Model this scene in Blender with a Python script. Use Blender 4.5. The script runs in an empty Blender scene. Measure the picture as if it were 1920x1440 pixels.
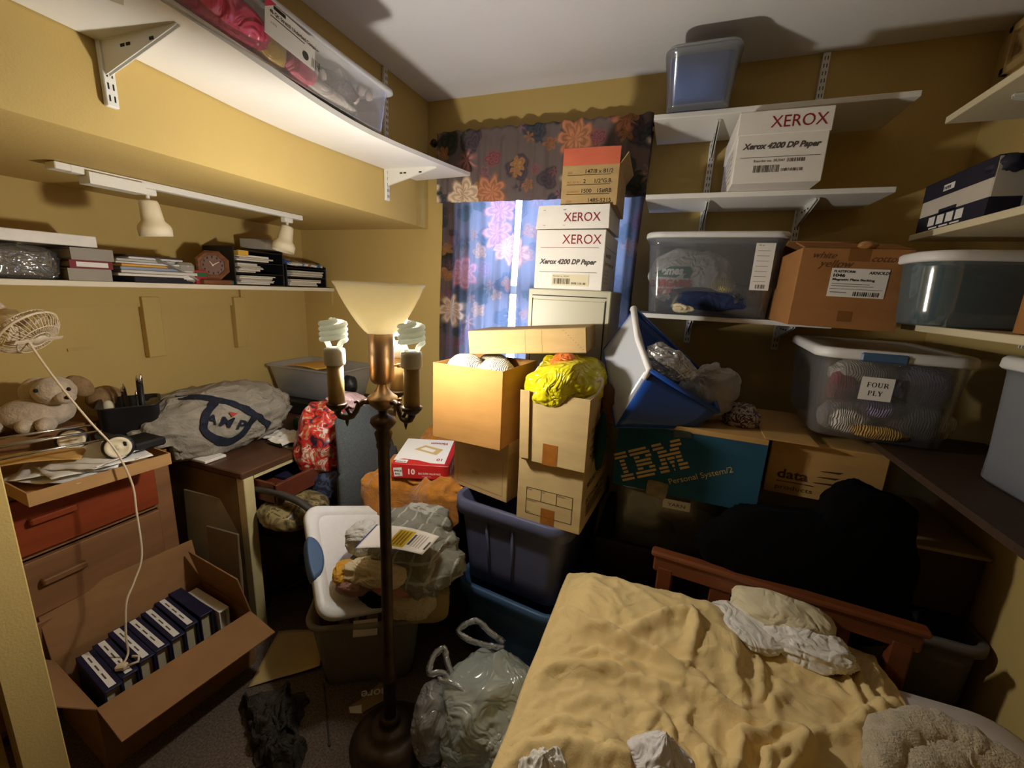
import bpy, math, random
from mathutils import Vector, Matrix, Euler, noise
sc = bpy.context.scene
COL = sc.collection
# ------------------------------------------------------------------ camera
EYE = Vector((0.0, 0.0, 1.5))
FOCAL = 788.94                                   # pixels in a 1920 x 1440 frame
_a, _b, _c = (math.radians(v) for v in (20.04766907, -12.46562784, -2.60064578))
ROT = Matrix.Rotation(_a, 3, 'Z') @ Matrix.Rotation(_b, 3, 'X') @ Matrix.Rotation(_c, 3, 'Y')
cd = bpy.data.cameras.new('camera'); cam = bpy.data.objects.new('camera', cd); COL.objects.link(cam)
cd.sensor_width = 36.0; cd.lens = 36.0 * FOCAL / 1920.0; cd.clip_start = 0.02; cd.clip_end = 60
mw = Matrix((ROT.col[0], ROT.col[2], -ROT.col[1])).transposed().to_4x4(); mw.translation = EYE
cam.matrix_world = mw
sc.camera = cam
# ------------------------------------------------------------------ daylight and exposure
wd = bpy.data.worlds.new('daylight'); sc.world = wd; wd.use_nodes = True
bg = wd.node_tree.nodes['Background']; bg.inputs[0].default_value = (0.33, 0.51, 1.0, 1); bg.inputs[1].default_value = 34.0
BULB_STRENGTH = 430.0
BULB_COLOUR = (1.0, 0.95, 0.86)
sc.view_settings.view_transform = 'Standard'; sc.view_settings.look = 'None'
sc.view_settings.exposure = 0.30; sc.view_settings.gamma = 1.0; sc.view_settings.use_curve_mapping = False
sc.cycles.use_denoising = True
sc.cycles.max_bounces = 10; sc.cycles.diffuse_bounces = 5; sc.cycles.transparent_max_bounces = 24; sc.cycles.transmission_bounces = 8
sc.cycles.sample_clamp_indirect = 6.0; sc.cycles.caustics_reflective = False; sc.cycles.caustics_refractive = False
# ------------------------------------------------------------------ helpers
def ray(px, py): return ROT @ Vector(((px-960)/FOCAL, 1.0, (720-py)/FOCAL))
def at(px, py, ax, v):
    """the point of the plane ax = v seen at pixel px, py"""
    d = ray(px, py); i = 'XYZ'.index(ax); return EYE + d * ((v - EYE[i]) / d[i])
def C(r, g, b):
    f = lambda c: (c/255)/12.92 if c <= 10 else (((c/255)+.055)/1.055)**2.4
    return (f(r), f(g), f(b))
def nz(x, y, z=0.0): return noise.noise(Vector((x, y, z)))
def fbm(x, y, z=0.0, o=3):
    s = 0; a = 1
    for i in range(o): s += a*nz(x, y, z); x *= 2.03; y *= 2.03; z = z*2.03+7; a *= .5
    return s
def ridge(x, y, z=0.0): return (1-min(1, abs(nz(x, y, z))*2.2))**2
def sm(a, b, x):
    t = max(0, min(1, (x-a)/(b-a))); return t*t*(3-2*t)

MATS = {}
CREASE = {'pale_grey_cotton': (16, .02), 'cream_cotton': (13, .022), 'ecru_cotton': (11, .022), 'yellow_cotton': (18, .02), 'mauve_cotton': (16, .02), 'pink_cotton': (14, .02), 'orange_blanket': (8, .015),
          'dark_grey_garment': (14, .03), 'yellow_film': (12, .035), 'orange_film': (16, .03), 'grey_plaid_flannel': (11, .025), 'grey_canvas': (9, .022), 'white_bag_film': (12, .03), 'white_linen': (12, .022), 'cream_linen': (10, .018),
          'white_cotton': (13, .025), 'yellow_bed_cover': (7, .012), 'black_fabric': (8, .01), 'navy_knit': (9, .02), 'dark_shiny_film': (12, .03), 'red_cloth': (12, .02), 'tan_towel_cloth': (10, .01), 'pink_white_film': (10, .02),
          'milky_green_film': (9, .03), 'milky_white_film': (11, .03), 'clear_film': (16, .03), 'shiny_film': (14, .04), 'cloudy_film': (11, .03), 'crinkle_film': (14, .03), 'hazy_tote': None}
def mat(name, col, rough=.6, spec=.3, metal=0.0, var=(0, 0), bump=(0, 0), stretch=(1, 1, 1), emit=None, sheen=0, dark=None, trans=0, wr=None):
    if name in MATS: return MATS[name]
    wr = wr or CREASE.get(name)
    m = bpy.data.materials.new(name); m.use_nodes = True; nt = m.node_tree; p = nt.nodes['Principled BSDF']; L = nt.links
    p.inputs['Base Color'].default_value = (*col, 1); p.inputs['Roughness'].default_value = rough
    p.inputs['Specular IOR Level'].default_value = spec; p.inputs['Metallic'].default_value = metal
    if sheen: p.inputs['Sheen Weight'].default_value = sheen
    if emit: p.inputs['Emission Color'].default_value = (*emit[0], 1); p.inputs['Emission Strength'].default_value = emit[1]
    if var[1] or bump[1] or wr:
        tc = nt.nodes.new('ShaderNodeTexCoord'); mp = nt.nodes.new('ShaderNodeMapping'); mp.inputs['Scale'].default_value = stretch
        L.new(tc.outputs['Object'], mp.inputs['Vector'])
    if var[1]:
        n = nt.nodes.new('ShaderNodeTexNoise'); n.inputs['Scale'].default_value = var[0]; n.inputs['Detail'].default_value = 5
        L.new(mp.outputs[0], n.inputs['Vector'])
        r = nt.nodes.new('ShaderNodeValToRGB'); e = r.color_ramp.elements
        lo = dark or tuple(c*(1-var[1]) for c in col); hi = tuple(min(1, c*(1+var[1]*.6)) for c in col)
        e[0].position = .32; e[0].color = (*lo, 1); e[1].position = .68; e[1].color = (*hi, 1)
        L.new(n.outputs[0], r.inputs[0]); L.new(r.outputs[0], p.inputs['Base Color'])
    if bump[1]:
        n2 = nt.nodes.new('ShaderNodeTexNoise'); n2.inputs['Scale'].default_value = bump[0]; n2.inputs['Detail'].default_value = 4
        L.new(mp.outputs[0], n2.inputs['Vector'])
        b = nt.nodes.new('ShaderNodeBump'); b.inputs['Strength'].default_value = bump[1]; b.inputs['Distance'].default_value = .004
        L.new(n2.outputs[0], b.inputs['Height']); L.new(b.outputs[0], p.inputs['Normal'])
    if wr:   # crease relief of soft cloth or film
        n3 = nt.nodes.new('ShaderNodeTexNoise'); n3.inputs['Scale'].default_value = wr[0]; n3.inputs['Detail'].default_value = 2; n3.inputs['Distortion'].default_value = 1.6
        L.new(mp.outputs[0], n3.inputs['Vector']); ab = nt.nodes.new('ShaderNodeMath'); ab.operation = 'PINGPONG'; ab.inputs[1].default_value = .25; L.new(n3.outputs[0], ab.inputs[0])
        b3 = nt.nodes.new('ShaderNodeBump'); b3.inputs['Strength'].default_value = 1; b3.inputs['Distance'].default_value = wr[1]; L.new(ab.outputs[0], b3.inputs['Height'])
        if bump[1]: L.new(b.outputs[0], b3.inputs['Normal'])
        L.new(b3.outputs[0], p.inputs['Normal'])
    if trans:
        out = nt.nodes['Material Output']; tl = nt.nodes.new('ShaderNodeBsdfTranslucent'); tl.inputs[0].default_value = (*col, 1)
        mx = nt.nodes.new('ShaderNodeMixShader'); mx.inputs[0].default_value = trans
        L.new(p.outputs[0], mx.inputs[1]); L.new(tl.outputs[0], mx.inputs[2]); L.new(mx.outputs[0], out.inputs[0])
    MATS[name] = m; return m
def plastic_film(name, tint, clear=.6, haze=.5, rough=.15, gloss=.12, wr=None):
    """clear or frosted plastic: part see-through, part white haze, with a shine"""
    if name in MATS: return MATS[name]
    wr = wr or CREASE.get(name)
    m = bpy.data.materials.new(name); m.use_nodes = True; nt = m.node_tree; L = nt.links; N = nt.nodes
    N.remove(N['Principled BSDF']); out = N['Material Output']
    t = N.new('ShaderNodeBsdfTransparent'); t.inputs[0].default_value = (*[min(1, .75+.25*c) for c in tint], 1)
    d = N.new('ShaderNodeBsdfDiffuse'); d.inputs[0].default_value = (*tint, 1)
    tl = N.new('ShaderNodeBsdfTranslucent'); tl.inputs[0].default_value = (*tint, 1)
    g = N.new('ShaderNodeBsdfGlossy'); g.inputs['Roughness'].default_value = rough
    m1 = N.new('ShaderNodeMixShader'); m1.inputs[0].default_value = haze
    m2 = N.new('ShaderNodeMixShader'); m2.inputs[0].default_value = clear
    m3 = N.new('ShaderNodeMixShader')
    lw = N.new('ShaderNodeLayerWeight'); lw.inputs[0].default_value = .35
    mul = N.new('ShaderNodeMath'); mul.operation = 'MULTIPLY_ADD'; mul.inputs[1].default_value = .5; mul.inputs[2].default_value = gloss*.4
    L.new(lw.outputs['Fresnel'], mul.inputs[0]); L.new(mul.outputs[0], m3.inputs[0])
    L.new(d.outputs[0], m1.inputs[1]); L.new(tl.outputs[0], m1.inputs[2])
    L.new(m1.outputs[0], m2.inputs[1]); L.new(t.outputs[0], m2.inputs[2])
    if wr:
        tc = N.new('ShaderNodeTexCoord'); n3 = N.new('ShaderNodeTexNoise'); n3.inputs['Scale'].default_value = wr[0]; n3.inputs['Detail'].default_value = 2; n3.inputs['Distortion'].default_value = 1.8; L.new(tc.outputs['Object'], n3.inputs['Vector'])
        ab = N.new('ShaderNodeMath'); ab.operation = 'PINGPONG'; ab.inputs[1].default_value = .25; L.new(n3.outputs[0], ab.inputs[0])
        b3 = N.new('ShaderNodeBump'); b3.inputs['Strength'].default_value = 1; b3.inputs['Distance'].default_value = wr[1]; L.new(ab.outputs[0], b3.inputs['Height'])
        for q in (d, g): L.new(b3.outputs[0], q.inputs['Normal'])
    L.new(m2.outputs[0], m3.inputs[1]); L.new(g.outputs[0], m3.inputs[2]); L.new(m3.outputs[0], out.inputs[0])
    MATS[name] = m; return m

_fontcache = {}
def glyphs(s, bold, shear):
    k = (s, bold, shear)
    if k not in _fontcache:
        cu = bpy.data.curves.new('lettering', 'FONT'); cu.body = s; cu.size = 1; cu.offset = bold; cu.shear = shear; cu.resolution_u = 3
        o = bpy.data.objects.new('lettering', cu); me = bpy.data.meshes.new_from_object(o)
        vs = [v.co.copy() for v in me.vertices]; fs = [tuple(p.vertices) for p in me.polygons]
        bpy.data.objects.remove(o); bpy.data.curves.remove(cu); bpy.data.meshes.remove(me)
        _fontcache[k] = (vs, fs)
    return _fontcache[k]

class MB:
    """collects faces of ONE mesh object"""
    def __init__(s): s.v = []; s.f = []; s.m = []; s.sm = []
    def add(s, vs, fs, m=0, smooth=False):
        o = len(s.v); s.v += [tuple(v) for v in vs]; s.f += [tuple(i+o for i in f) for f in fs]; s.m += [m]*len(fs); s.sm += [smooth]*len(fs); return s
    def box(s, c, d, m=0, b=0.0, M=None):
        x, y, z = (v/2 for v in d); c = Vector(c)
        if b:
            b = min(b, x*.9, y*.9, z*.9)
            vs = []; idx = {}
            for sx in (-1, 1):
                for sy in (-1, 1):
                    for sz in (-1, 1):
                        for k, o in enumerate(((0, b, b), (b, 0, b), (b, b, 0))):
                            idx[(sx, sy, sz, k)] = len(vs); vs.append(Vector((sx*(x-o[0]), sy*(y-o[1]), sz*(z-o[2]))))
            g = lambda *a: idx[a]; fs = []
            for q in (-1, 1):
                fs += [[g(q, -1, -1, 0), g(q, 1, -1, 0), g(q, 1, 1, 0), g(q, -1, 1, 0)][::q], [g(-1, q, -1, 1), g(-1, q, 1, 1), g(1, q, 1, 1), g(1, q, -1, 1)][::q], [g(-1, -1, q, 2), g(1, -1, q, 2), g(1, 1, q, 2), g(-1, 1, q, 2)][::q]]
                for r in (-1, 1):
                    fs += [[g(q, r, -1, 0), g(q, r, 1, 0), g(q, r, 1, 1), g(q, r, -1, 1)], [g(q, -1, r, 0), g(q, 1, r, 0), g(q, 1, r, 2), g(q, -1, r, 2)], [g(-1, q, r, 1), g(1, q, r, 1), g(1, q, r, 2), g(-1, q, r, 2)]]
                    for t in (-1, 1): fs.append([g(q, r, t, 0), g(q, r, t, 1), g(q, r, t, 2)])
        else:
            vs = [Vector((i*x, j*y, k*z)) for i in (-1, 1) for j in (-1, 1) for k in (-1, 1)]
            fs = [(0, 1, 3, 2), (4, 6, 7, 5), (0, 4, 5, 1), (2, 3, 7, 6), (0, 2, 6, 4), (1, 5, 7, 3)]
        vs = [(M @ (v + c)) if M else v + c for v in vs]
        return s.add(vs, fs, m)
    def loft(s, loops, m=0, cap=(True, True), smooth=False, closed=True):
        n = len(loops[0]); vs = [p for l in loops for p in l]; fs = []
        for i in range(len(loops)-1):
            for j in range(n if closed else n-1):
                k = (j+1) % n; fs.append((i*n+j, i*n+k, (i+1)*n+k, (i+1)*n+j))
        s.add(vs, fs, m, smooth); o = len(s.v)-len(vs)
        if cap[0]: s.f.append(tuple(range(o+n-1, o-1, -1))); s.m.append(m); s.sm.append(False)
        if cap[1]: s.f.append(tuple(range(len(s.v)-n, len(s.v)))); s.m.append(m); s.sm.append(False)
        return s
    def tube(s, pts, r, n=8, m=0, cap=True, flat=1.0):
        pts = [Vector(p) for p in pts]; R = r if hasattr(r, '__len__') else [r]*len(pts); loops = []; up = None
        for i, p in enumerate(pts):
            t = (pts[min(i+1, len(pts)-1)] - pts[max(i-1, 0)]).normalized()
            if up is None: up = t.orthogonal().normalized()
            up = (up - t*up.dot(t)); up = up.normalized() if up.length > 1e-6 else t.orthogonal().normalized()
            q = t.cross(up)
            loops.append([p + (up*math.cos(a)*flat + q*math.sin(a))*R[i] for a in (2*math.pi*k/n for k in range(n))])
        return s.loft(loops, m, (cap, cap), True)
    def lathe(s, prof, n=32, m=0, o=(0, 0, 0), M=None, cap=(True, True), smooth=True):
        o = Vector(o); loops = []
        for r, z in prof:
            l = [o + Vector((r*math.cos(a), r*math.sin(a), z)) for a in (2*math.pi*k/n for k in range(n))]
            loops.append([M @ p for p in l] if M else l)
        return s.loft(loops, m, cap, smooth)
    def quad(s, a, b, c, d, m=0): return s.add([a, b, c, d], [(0, 1, 2, 3)], m)
    def prism(s, poly, vec, m=0):
        a = [Vector(p) for p in poly]; vec = Vector(vec); return s.loft([a, [p+vec for p in a]], m)
    def text(s, t, size, O, U=(1, 0, 0), V=(0, 0, 1), m=1, bold=0.0, shear=0.0, align=0.0, wide=1.0, width=None):
        vs, fs = glyphs(t, bold, shear)
        if not vs: return s
        x0 = min(v.x for v in vs); x1 = max(v.x for v in vs)
        if width: wide = width/((x1-x0)*size)
        O = Vector(O); U = Vector(U); V = Vector(V); ox = x0 + (x1-x0)*align
        return s.add([O + U*((v.x-ox)*size*wide) + V*(v.y*size) for v in vs], fs, m)
    def rect(s, O, U, V, x, z, w, h, m=1):
        O = Vector(O); U = Vector(U); V = Vector(V); p = O + U*x + V*z
        return s.quad(p, p+U*w, p+U*w+V*h, p+V*h, m)
    def bars(s, O, U, V, x, z, w, h, m=1, seed=1):
        R = random.Random(seed); p = x
        while p < x+w:
            b = R.choice((.0012, .0018, .003)); s.rect(O, U, V, p, z, min(b, x+w-p+.0005), h, m); p += b + R.choice((.0012, .002, .003))
        return s
    def sheet(s, f, nu, nv, t=.002, m=0, smooth=True):
        """a closed thin shell over the surface f(u, v)"""
        P = [[Vector(f(i/nu, j/nv)) for j in range(nv+1)] for i in range(nu+1)]
        A = []; B = []
        for i in range(nu+1):
            for j in range(nv+1):
                a = P[min(i+1, nu)][j] - P[max(i-1, 0)][j]; b = P[i][min(j+1, nv)] - P[i][max(j-1, 0)]
                n = a.cross(b); n = n.normalized() if n.length > 1e-12 else Vector((0, 0, 1))
                A.append(P[i][j]); B.append(P[i][j]-n*t)
        w = nv+1; N = len(A); fs = []
        for i in range(nu):
            for j in range(nv):
                q = (i*w+j, (i+1)*w+j, (i+1)*w+j+1, i*w+j+1); fs.append(q); fs.append(tuple(N+k for k in q[::-1]))
        e = [(i*w) for i in range(nu+1)]
        per = [i*w for i in range(nu+1)] + [nu*w+j for j in range(1, nv+1)] + [i*w+nv for i in range(nu-1, -1, -1)] + [j for j in range(nv-1, 0, -1)]
        for k in range(len(per)):
            a, b = per[k], per[(k+1) % len(per)]; fs.append((b, a, N+a, N+b))
        return s.add(A+B, fs, m, smooth)
    def blob(s, c, r, disp=None, n=48, k=32, m=0, p=2.0, M=None, zmin=None):
        """a lumpy closed body: superellipsoid pushed in and out by disp(unit direction)"""
        c = Vector(c); vs = []; fs = []
        sp = lambda x: math.copysign(abs(x)**(2/p), x)
        for j in range(k+1):
            th = math.pi*j/k - math.pi/2
            for i in range(n):
                ph = 2*math.pi*i/n
                d = Vector((sp(math.cos(th))*sp(math.cos(ph)), sp(math.cos(th))*sp(math.sin(ph)), sp(math.sin(th))))
                u = Vector((math.cos(th)*math.cos(ph), math.cos(th)*math.sin(ph), math.sin(th)))
                q = 1 + (disp(u) if disp else 0)
                w = Vector((d.x*r[0]*q, d.y*r[1]*q, d.z*r[2]*q)); w = (M @ w if M else w) + c
                if zmin is not None and w.z < zmin: w.z = zmin + (u.z+1)*.0005
                vs.append(w)
        for j in range(k):
            for i in range(n):
                a = (i+1) % n; fs.append((j*n+i, j*n+a, (j+1)*n+a, (j+1)*n+i))
        return s.add(vs, fs, m, True)
    def build(s, name, mats, parent=None, loc=None, rot=None):
        me = bpy.data.meshes.new(name); me.from_pydata(s.v, [], s.f)
        for mm in (mats if isinstance(mats, (list, tuple)) else [mats]): me.materials.append(mm)
        me.polygons.foreach_set('material_index', s.m); me.polygons.foreach_set('use_smooth', s.sm); me.update()
        o = bpy.data.objects.new(name, me); COL.objects.link(o)
        if parent: o.parent = parent
        if loc is not None: o.location = loc
        if rot is not None: o.rotation_euler = rot
        return o
def tag(o, label=None, cat=None, group=None, kind=None):
    if label: o['label'] = label
    if cat: o['category'] = cat
    if group: o['group'] = group
    if kind: o['kind'] = kind
    return o
def thing(name, label, cat, loc=(0, 0, 0), rot=(0, 0, 0), group=None):
    o = bpy.data.objects.new(name, None); COL.objects.link(o); o.location = loc
    o.rotation_euler = rot if hasattr(rot, '__len__') else (0, 0, rot); o.empty_display_size = .05
    return tag(o, label, cat, group)
def struct(name, mb, mats): return tag(mb.build(name, mats), kind='structure')
def copy_tree(o, parent=None):
    c = o.copy(); COL.objects.link(c)
    if parent: c.parent = parent
    for ch in o.children: copy_tree(ch, c)
    return c
def rrect(w, d, r, z, n=5, cx=0, cy=0):
    """rounded rectangle loop"""
    pts = []; r = min(r, w*.49, d*.49)
    for (sx, sy, a0) in ((1, 1, 0), (-1, 1, 90), (-1, -1, 180), (1, -1, 270)):
        for k in range(n+1):
            a = math.radians(a0 + 90*k/n); pts.append(Vector((cx + sx*(w/2-r) + r*math.cos(a), cy + sy*(d/2-r) + r*math.sin(a), z)))
    return pts
def interp(tab, x):
    if x <= tab[0][0]: return tab[0][1]
    for (a, b), (c, d) in zip(tab, tab[1:]):
        if x <= c: return b + (d-b)*(x-a)/(c-a)
    return tab[-1][1]
# ------------------------------------------------------------------ materials of the room
M_wall = mat('mustard_paint', C(194, 167, 102), .75, .25, var=(1.7, .05), bump=(190, .18))
M_ceil = mat('ceiling_paint', C(224, 221, 218), .85, .15, var=(2.2, .03), bump=(60, .15))
M_carpet = mat('brown_carpet', C(112, 98, 86), .95, .05, var=(150, .45), bump=(240, .9))
M_white = mat('white_laminate', C(232, 229, 222), .45, .35, var=(6, .02))
M_metalw = mat('white_enamel', C(226, 224, 216), .4, .4)
M_slot = mat('slot_dark', C(38, 36, 34), .8)
M_darkwood = mat('dark_door_wood', C(58, 34, 24), .5, .3, var=(14, .3), stretch=(1, 1, .1))
M_cream = mat('cream_plastic', C(226, 214, 184), .5, .35)
XL, XS, XR, YB, ZC, ZS, YN = -2.23, -1.31, .95, 2.13, 2.44, 1.812, -1.25
# window hole
WX0, WX1, WZ0, WZ1 = -1.085, -.22, .98, 2.03
b = MB()
b.box(((XL+WX0)/2, YB+.06, ZC/2), (WX0-XL, .12, ZC)); b.box(((WX1+XR)/2, YB+.06, ZC/2), (XR-WX1, .12, ZC))
b.box(((WX0+WX1)/2, YB+.06, WZ0/2), (WX1-WX0, .12, WZ0)); b.box(((WX0+WX1)/2, YB+.06, (WZ1+ZC)/2), (WX1-WX0, .12, ZC-WZ1))
struct('wall_back', b, M_wall)
struct('wall_left', MB().box((XL-.05, .5, ZC/2), (.1, 3.5, ZC)), M_wall)
struct('wall_right', MB().box((XR+.05, .5, ZC/2), (.1, 3.5, ZC)), M_wall)
struct('wall_front', MB().box(((XS+XR)/2, YN-.05, ZC/2), (XR-XS+.2, .1, ZC)), M_wall)
struct('wall_bulkhead', MB().box(((XL+XS)/2, (YB+YN)/2, (ZS+ZC)/2), (XS-XL-.002, YB-YN-.002, ZC-ZS-.002)), M_wall)
struct('wall_alcove', MB().box(((XL+XS)/2-.012, .295, ZS/2), (XS-XL-.03, .06, ZS-.004)), M_wall)
struct('wall_side', MB().box((XS-.05, (YN+.23)/2, ZS/2), (.1, .23-YN, ZS-.004)), M_darkwood)
struct('floor', MB().box(((XL+XR)/2, (YN+YB)/2, -.05), (XR-XL+.2, YB-YN+.2, .1)), M_carpet)
struct('ceiling', MB().box(((XL+XR)/2, (YN+YB)/2, ZC+.05), (XR-XL+.2, YB-YN+.2, .1)), M_ceil)
struct('trim_1', MB().box((XS-.009, .371, ZS/2), (.026, .076, ZS-.004), b=.003), M_wall)
# window
w = MB(); fr = .045
for x in (WX0+fr/2, WX1-fr/2): w.box((x, YB+.07, (WZ0+WZ1)/2), (fr, .05, WZ1-WZ0))
for z in (WZ0+fr/2, (WZ0+WZ1)/2, WZ1-fr/2): w.box(((WX0+WX1)/2, YB+.07, z), (WX1-WX0-2*fr, .045, fr))
win = struct('window_1', w, M_metalw)
g = MB().box(((WX0+WX1)/2, YB+.07, (WZ0+WZ1)/2), (WX1-WX0-.09, .004, WZ1-WZ0-.09)).build('glass', plastic_film('window_glass', (.9, .95, 1), clear=.97, haze=.5, gloss=.1), win)
sl = MB()
for k in range(30): sl.box(((WX0+WX1)/2, YB+.025, WZ0+.06+k*.032), (WX1-WX0-.03, .02, .0015), M=None)
sl.build('window_blind', M_metalw, win)
# hatch frame high on the right wall
h = MB(); y0, y1, z0, z1 = 1.42, 2.06, 2.27, 2.415
for (c, d) in (((.94, (y0+y1)/2, z0+.012), (.02, y1-y0, .024)), ((.94, (y0+y1)/2, z1-.012), (.02, y1-y0, .024)), ((.94, y0+.012, (z0+z1)/2), (.02, .024, z1-z0)), ((.94, y1-.012, (z0+z1)/2), (.02, .024, z1-z0))): h.box(c, d, b=.003)
fr1 = h.build('wall_frame', mat('pale_trim_wood', C(190, 160, 105), .5, .3, var=(20, .15)))
tag(fr1, 'pale wooden frame high on the right wall by the ceiling', 'frame')
MB().box((.945, (y0+y1)/2, (z0+z1)/2), (.008, y1-y0-.04, z1-z0-.04)).build('frame_panel', mat('woven_panel', C(170, 140, 92), .8, var=(90, .3)), fr1)
# ------------------------------------------------------------------ shelving on slotted uprights
def upright(loc, rot, z0, z1, label, slots=True):
    """slotted steel upright against a wall, its face towards local -y"""
    t = thing('shelf_upright', label, 'shelf upright', (loc[0], loc[1], z0), rot, 'slotted wall uprights')
    H = z1-z0
    s = MB().box((0, -.007, H/2), (.025, .014, H), b=.002); z = .012
    while z < H-.015:
        for x in (-.005, .005): s.box((x, -.0143, z+.006), (.0028, .001, .013), m=1)
        z += .0255
    s.build('channel', [M_metalw, M_slot], t)
    return t
def bracket(par, x, depth, mirror=1, z=0.0, y=0.0):
    """pressed steel shelf bracket under the board: deep at the wall, thin at the tip"""
    m = MB(); D = depth
    pl = [(x-.005, y-.014, z-.001), (x-.005, y-D, z-.001), (x-.005, y-D, z-.010), (x-.005, y-.014, z-.07)]
    m.prism(pl, (.002, 0, 0)); m.prism([(p[0]+.008, p[1], p[2]) for p in pl], (.002, 0, 0))
    m.box((x, y-D/2-.007, z-.0025), (.014, D-.014, .003))
    for yy in (.09, .13, .17):
        m.box((x-.0055, y-yy, z-.022), (.001, .016, .006), m=1); m.box((x+.0055, y-yy, z-.022), (.001, .016, .006), m=1)
    return m.build('bracket', [M_metalw, M_slot], par)
def wall_shelf(label, loc, rot, L, D, brs, T=.018, m=None):
    t = thing('wall_shelf', label, 'shelf', loc, rot)
    MB().box((L/2, -D/2-.016, T/2), (L, D, T), b=.0015).build('board', m or M_white, t)
    for x in brs: bracket(t, x, D*.9)
    return t
SH1 = wall_shelf('highest white shelf on the back wall with the blue bin on it', (-.147, YB, 2.152), 0, .80, .285, (.228, .585))
SH2 = wall_shelf('middle white shelf on the back wall below the printer paper carton', (-.147, YB, 1.872), 0, .79, .285, (.228, .585))
SH3 = wall_shelf('lowest white shelf on the back wall holding the clear tote of bags', (-.135, YB, 1.418), 0, .68, .285, (.216, .573))
upright((.081, YB-.001, 0), 0, 1.3, 2.15, 'slotted upright on the back wall nearest the curtain')
upright((.438, YB-.001, 0), 0, 1.3, 2.435, 'slotted upright on the back wall reaching the ceiling')
# shelves on the right wall (boards run away from the camera)
RR = math.radians(-90)
def rshelf(label, z, y0, y1, brs, D=.285, m=None): return wall_shelf(label, (XR-.001, y1, z), RR, y1-y0, D, [y1-v for v in brs], m=m)
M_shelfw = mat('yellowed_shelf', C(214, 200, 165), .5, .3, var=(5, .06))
rshelf('empty shelf high on the right wall near the ceiling', 2.005, .3, 1.63, (1.45, .7), m=M_shelfw)
rshelf('shelf on the right wall under the black and white carton', 1.70, .3, 1.68, (1.2, .6), m=M_shelfw)
rshelf('shelf on the right wall under the dark teal storage tub', 1.44, .3, 1.60, (1.2, .6), m=M_shelfw)
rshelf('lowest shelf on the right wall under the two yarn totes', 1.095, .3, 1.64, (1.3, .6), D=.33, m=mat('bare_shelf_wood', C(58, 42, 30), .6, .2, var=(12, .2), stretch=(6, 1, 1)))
for yy in (.62, 1.215): upright((XR-.001, yy, 0), RR, 1.02, 2.40, 'slotted upright on the right wall, %s' % ('the one nearer the back corner' if yy > 1 else 'the one nearer the doorway'))
# sagging long shelf on the bulkhead
SAG = [(.0, 2.05), (.40, 2.034), (.642, 2.020), (.74, 2.018), (.976, 1.992), (1.133, 1.979), (1.337, 1.984), (1.612, 2.006), (1.78, 2.019), (1.965, 2.036), (2.12, 2.052)]
def sag(y): return sum(interp(SAG, y+d) for d in (-.12, -.06, 0, .06, .12))/5 if y < 1.95 else interp(SAG, y)
LS = thing('sagging_shelf', 'long white shelf bowing under the clear underbed box', 'shelf', (0, 0, 0))
def loopat(y):
    z = sag(y); z2 = (z-2.02)*.55+2.02
    return [Vector((XS+.003, y, z2)), Vector((-1.0, y, z)), Vector((-1.0, y, z+.016)), Vector((XS+.003, y, z2+.016))]
m = MB(); m.loft([loopat(-.6+k*2.61/60) for k in range(61)], smooth=False); m.build('board', M_white, LS)
def lbracket(y):
    t = Matrix.Translation((XS, y, sag(y)*.5+1.012)) @ Matrix.Rotation(math.radians(90), 4, 'Z')
    pl = [(-.005, -.014, 0), (-.005, -.27, .003), (-.005, -.27, -.008), (-.005, -.014, -.072)]
    m = MB(); m.prism([t @ Vector(p) for p in pl], t.to_3x3() @ Vector((.002, 0, 0))); m.prism([t @ Vector((p[0]+.008, p[1], p[2])) for p in pl], t.to_3x3() @ Vector((.002, 0, 0)))
    m.box((0, -.14, -.003), (.014, .26, .003), M=t)
    for yy in (.09, .11, .19):
        for x in (-.0055, .0055): m.box((x, -yy, -.022), (.001, .014, .006), m=1, M=t)
    m.build('bracket', [M_metalw, M_slot], LS)
lbracket(.705); lbracket(1.757)
upright((XS+.001, .707, 0), math.radians(90), 1.883, 2.43, 'slotted upright on the bulkhead near the doorway')
upright((XS+.001, 1.757, 0), math.radians(90), 1.885, 2.43, 'slotted upright on the bulkhead beside the window corner')
# ------------------------------------------------------------------ alcove shelf and its wooden supports
AS = thing('alcove_shelf', 'white shelf in the alcove loaded with binders and paper trays', 'shelf', (0, 0, 1.447))
MB().box(((XL-1.98)/2, (.326+YB)/2, .010), (-1.98-XL-.004, YB-.326-.004, .02), b=.002).build('board', mat('cream_laminate', C(226, 216, 190), .5, .3), AS)
m = MB(); m.box((XL+.009, 1.0, -.045), (.016, 1.32, .088)); m.box((XL+.009, 1.9, -.045), (.016, .44, .088)); m.box(((XL-1.99)/2+.005, YB-.009, -.04), (.22, .016, .078)); m.box((-1.995, YB-.012, -.02), (.012, .018, .06)); m.build('cleat', M_wall, AS)
for y, w in ((1.235, .07), (1.655, .06)): MB().box((XL+.019, y, -.18), (.034, w, .27), b=.002).build('support', M_wall, AS)
MB().box((XL+.004, .98, 1.447-.255-1.447+0), (.005, .085, .012)).build('wall_strip', M_wall, AS)
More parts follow.
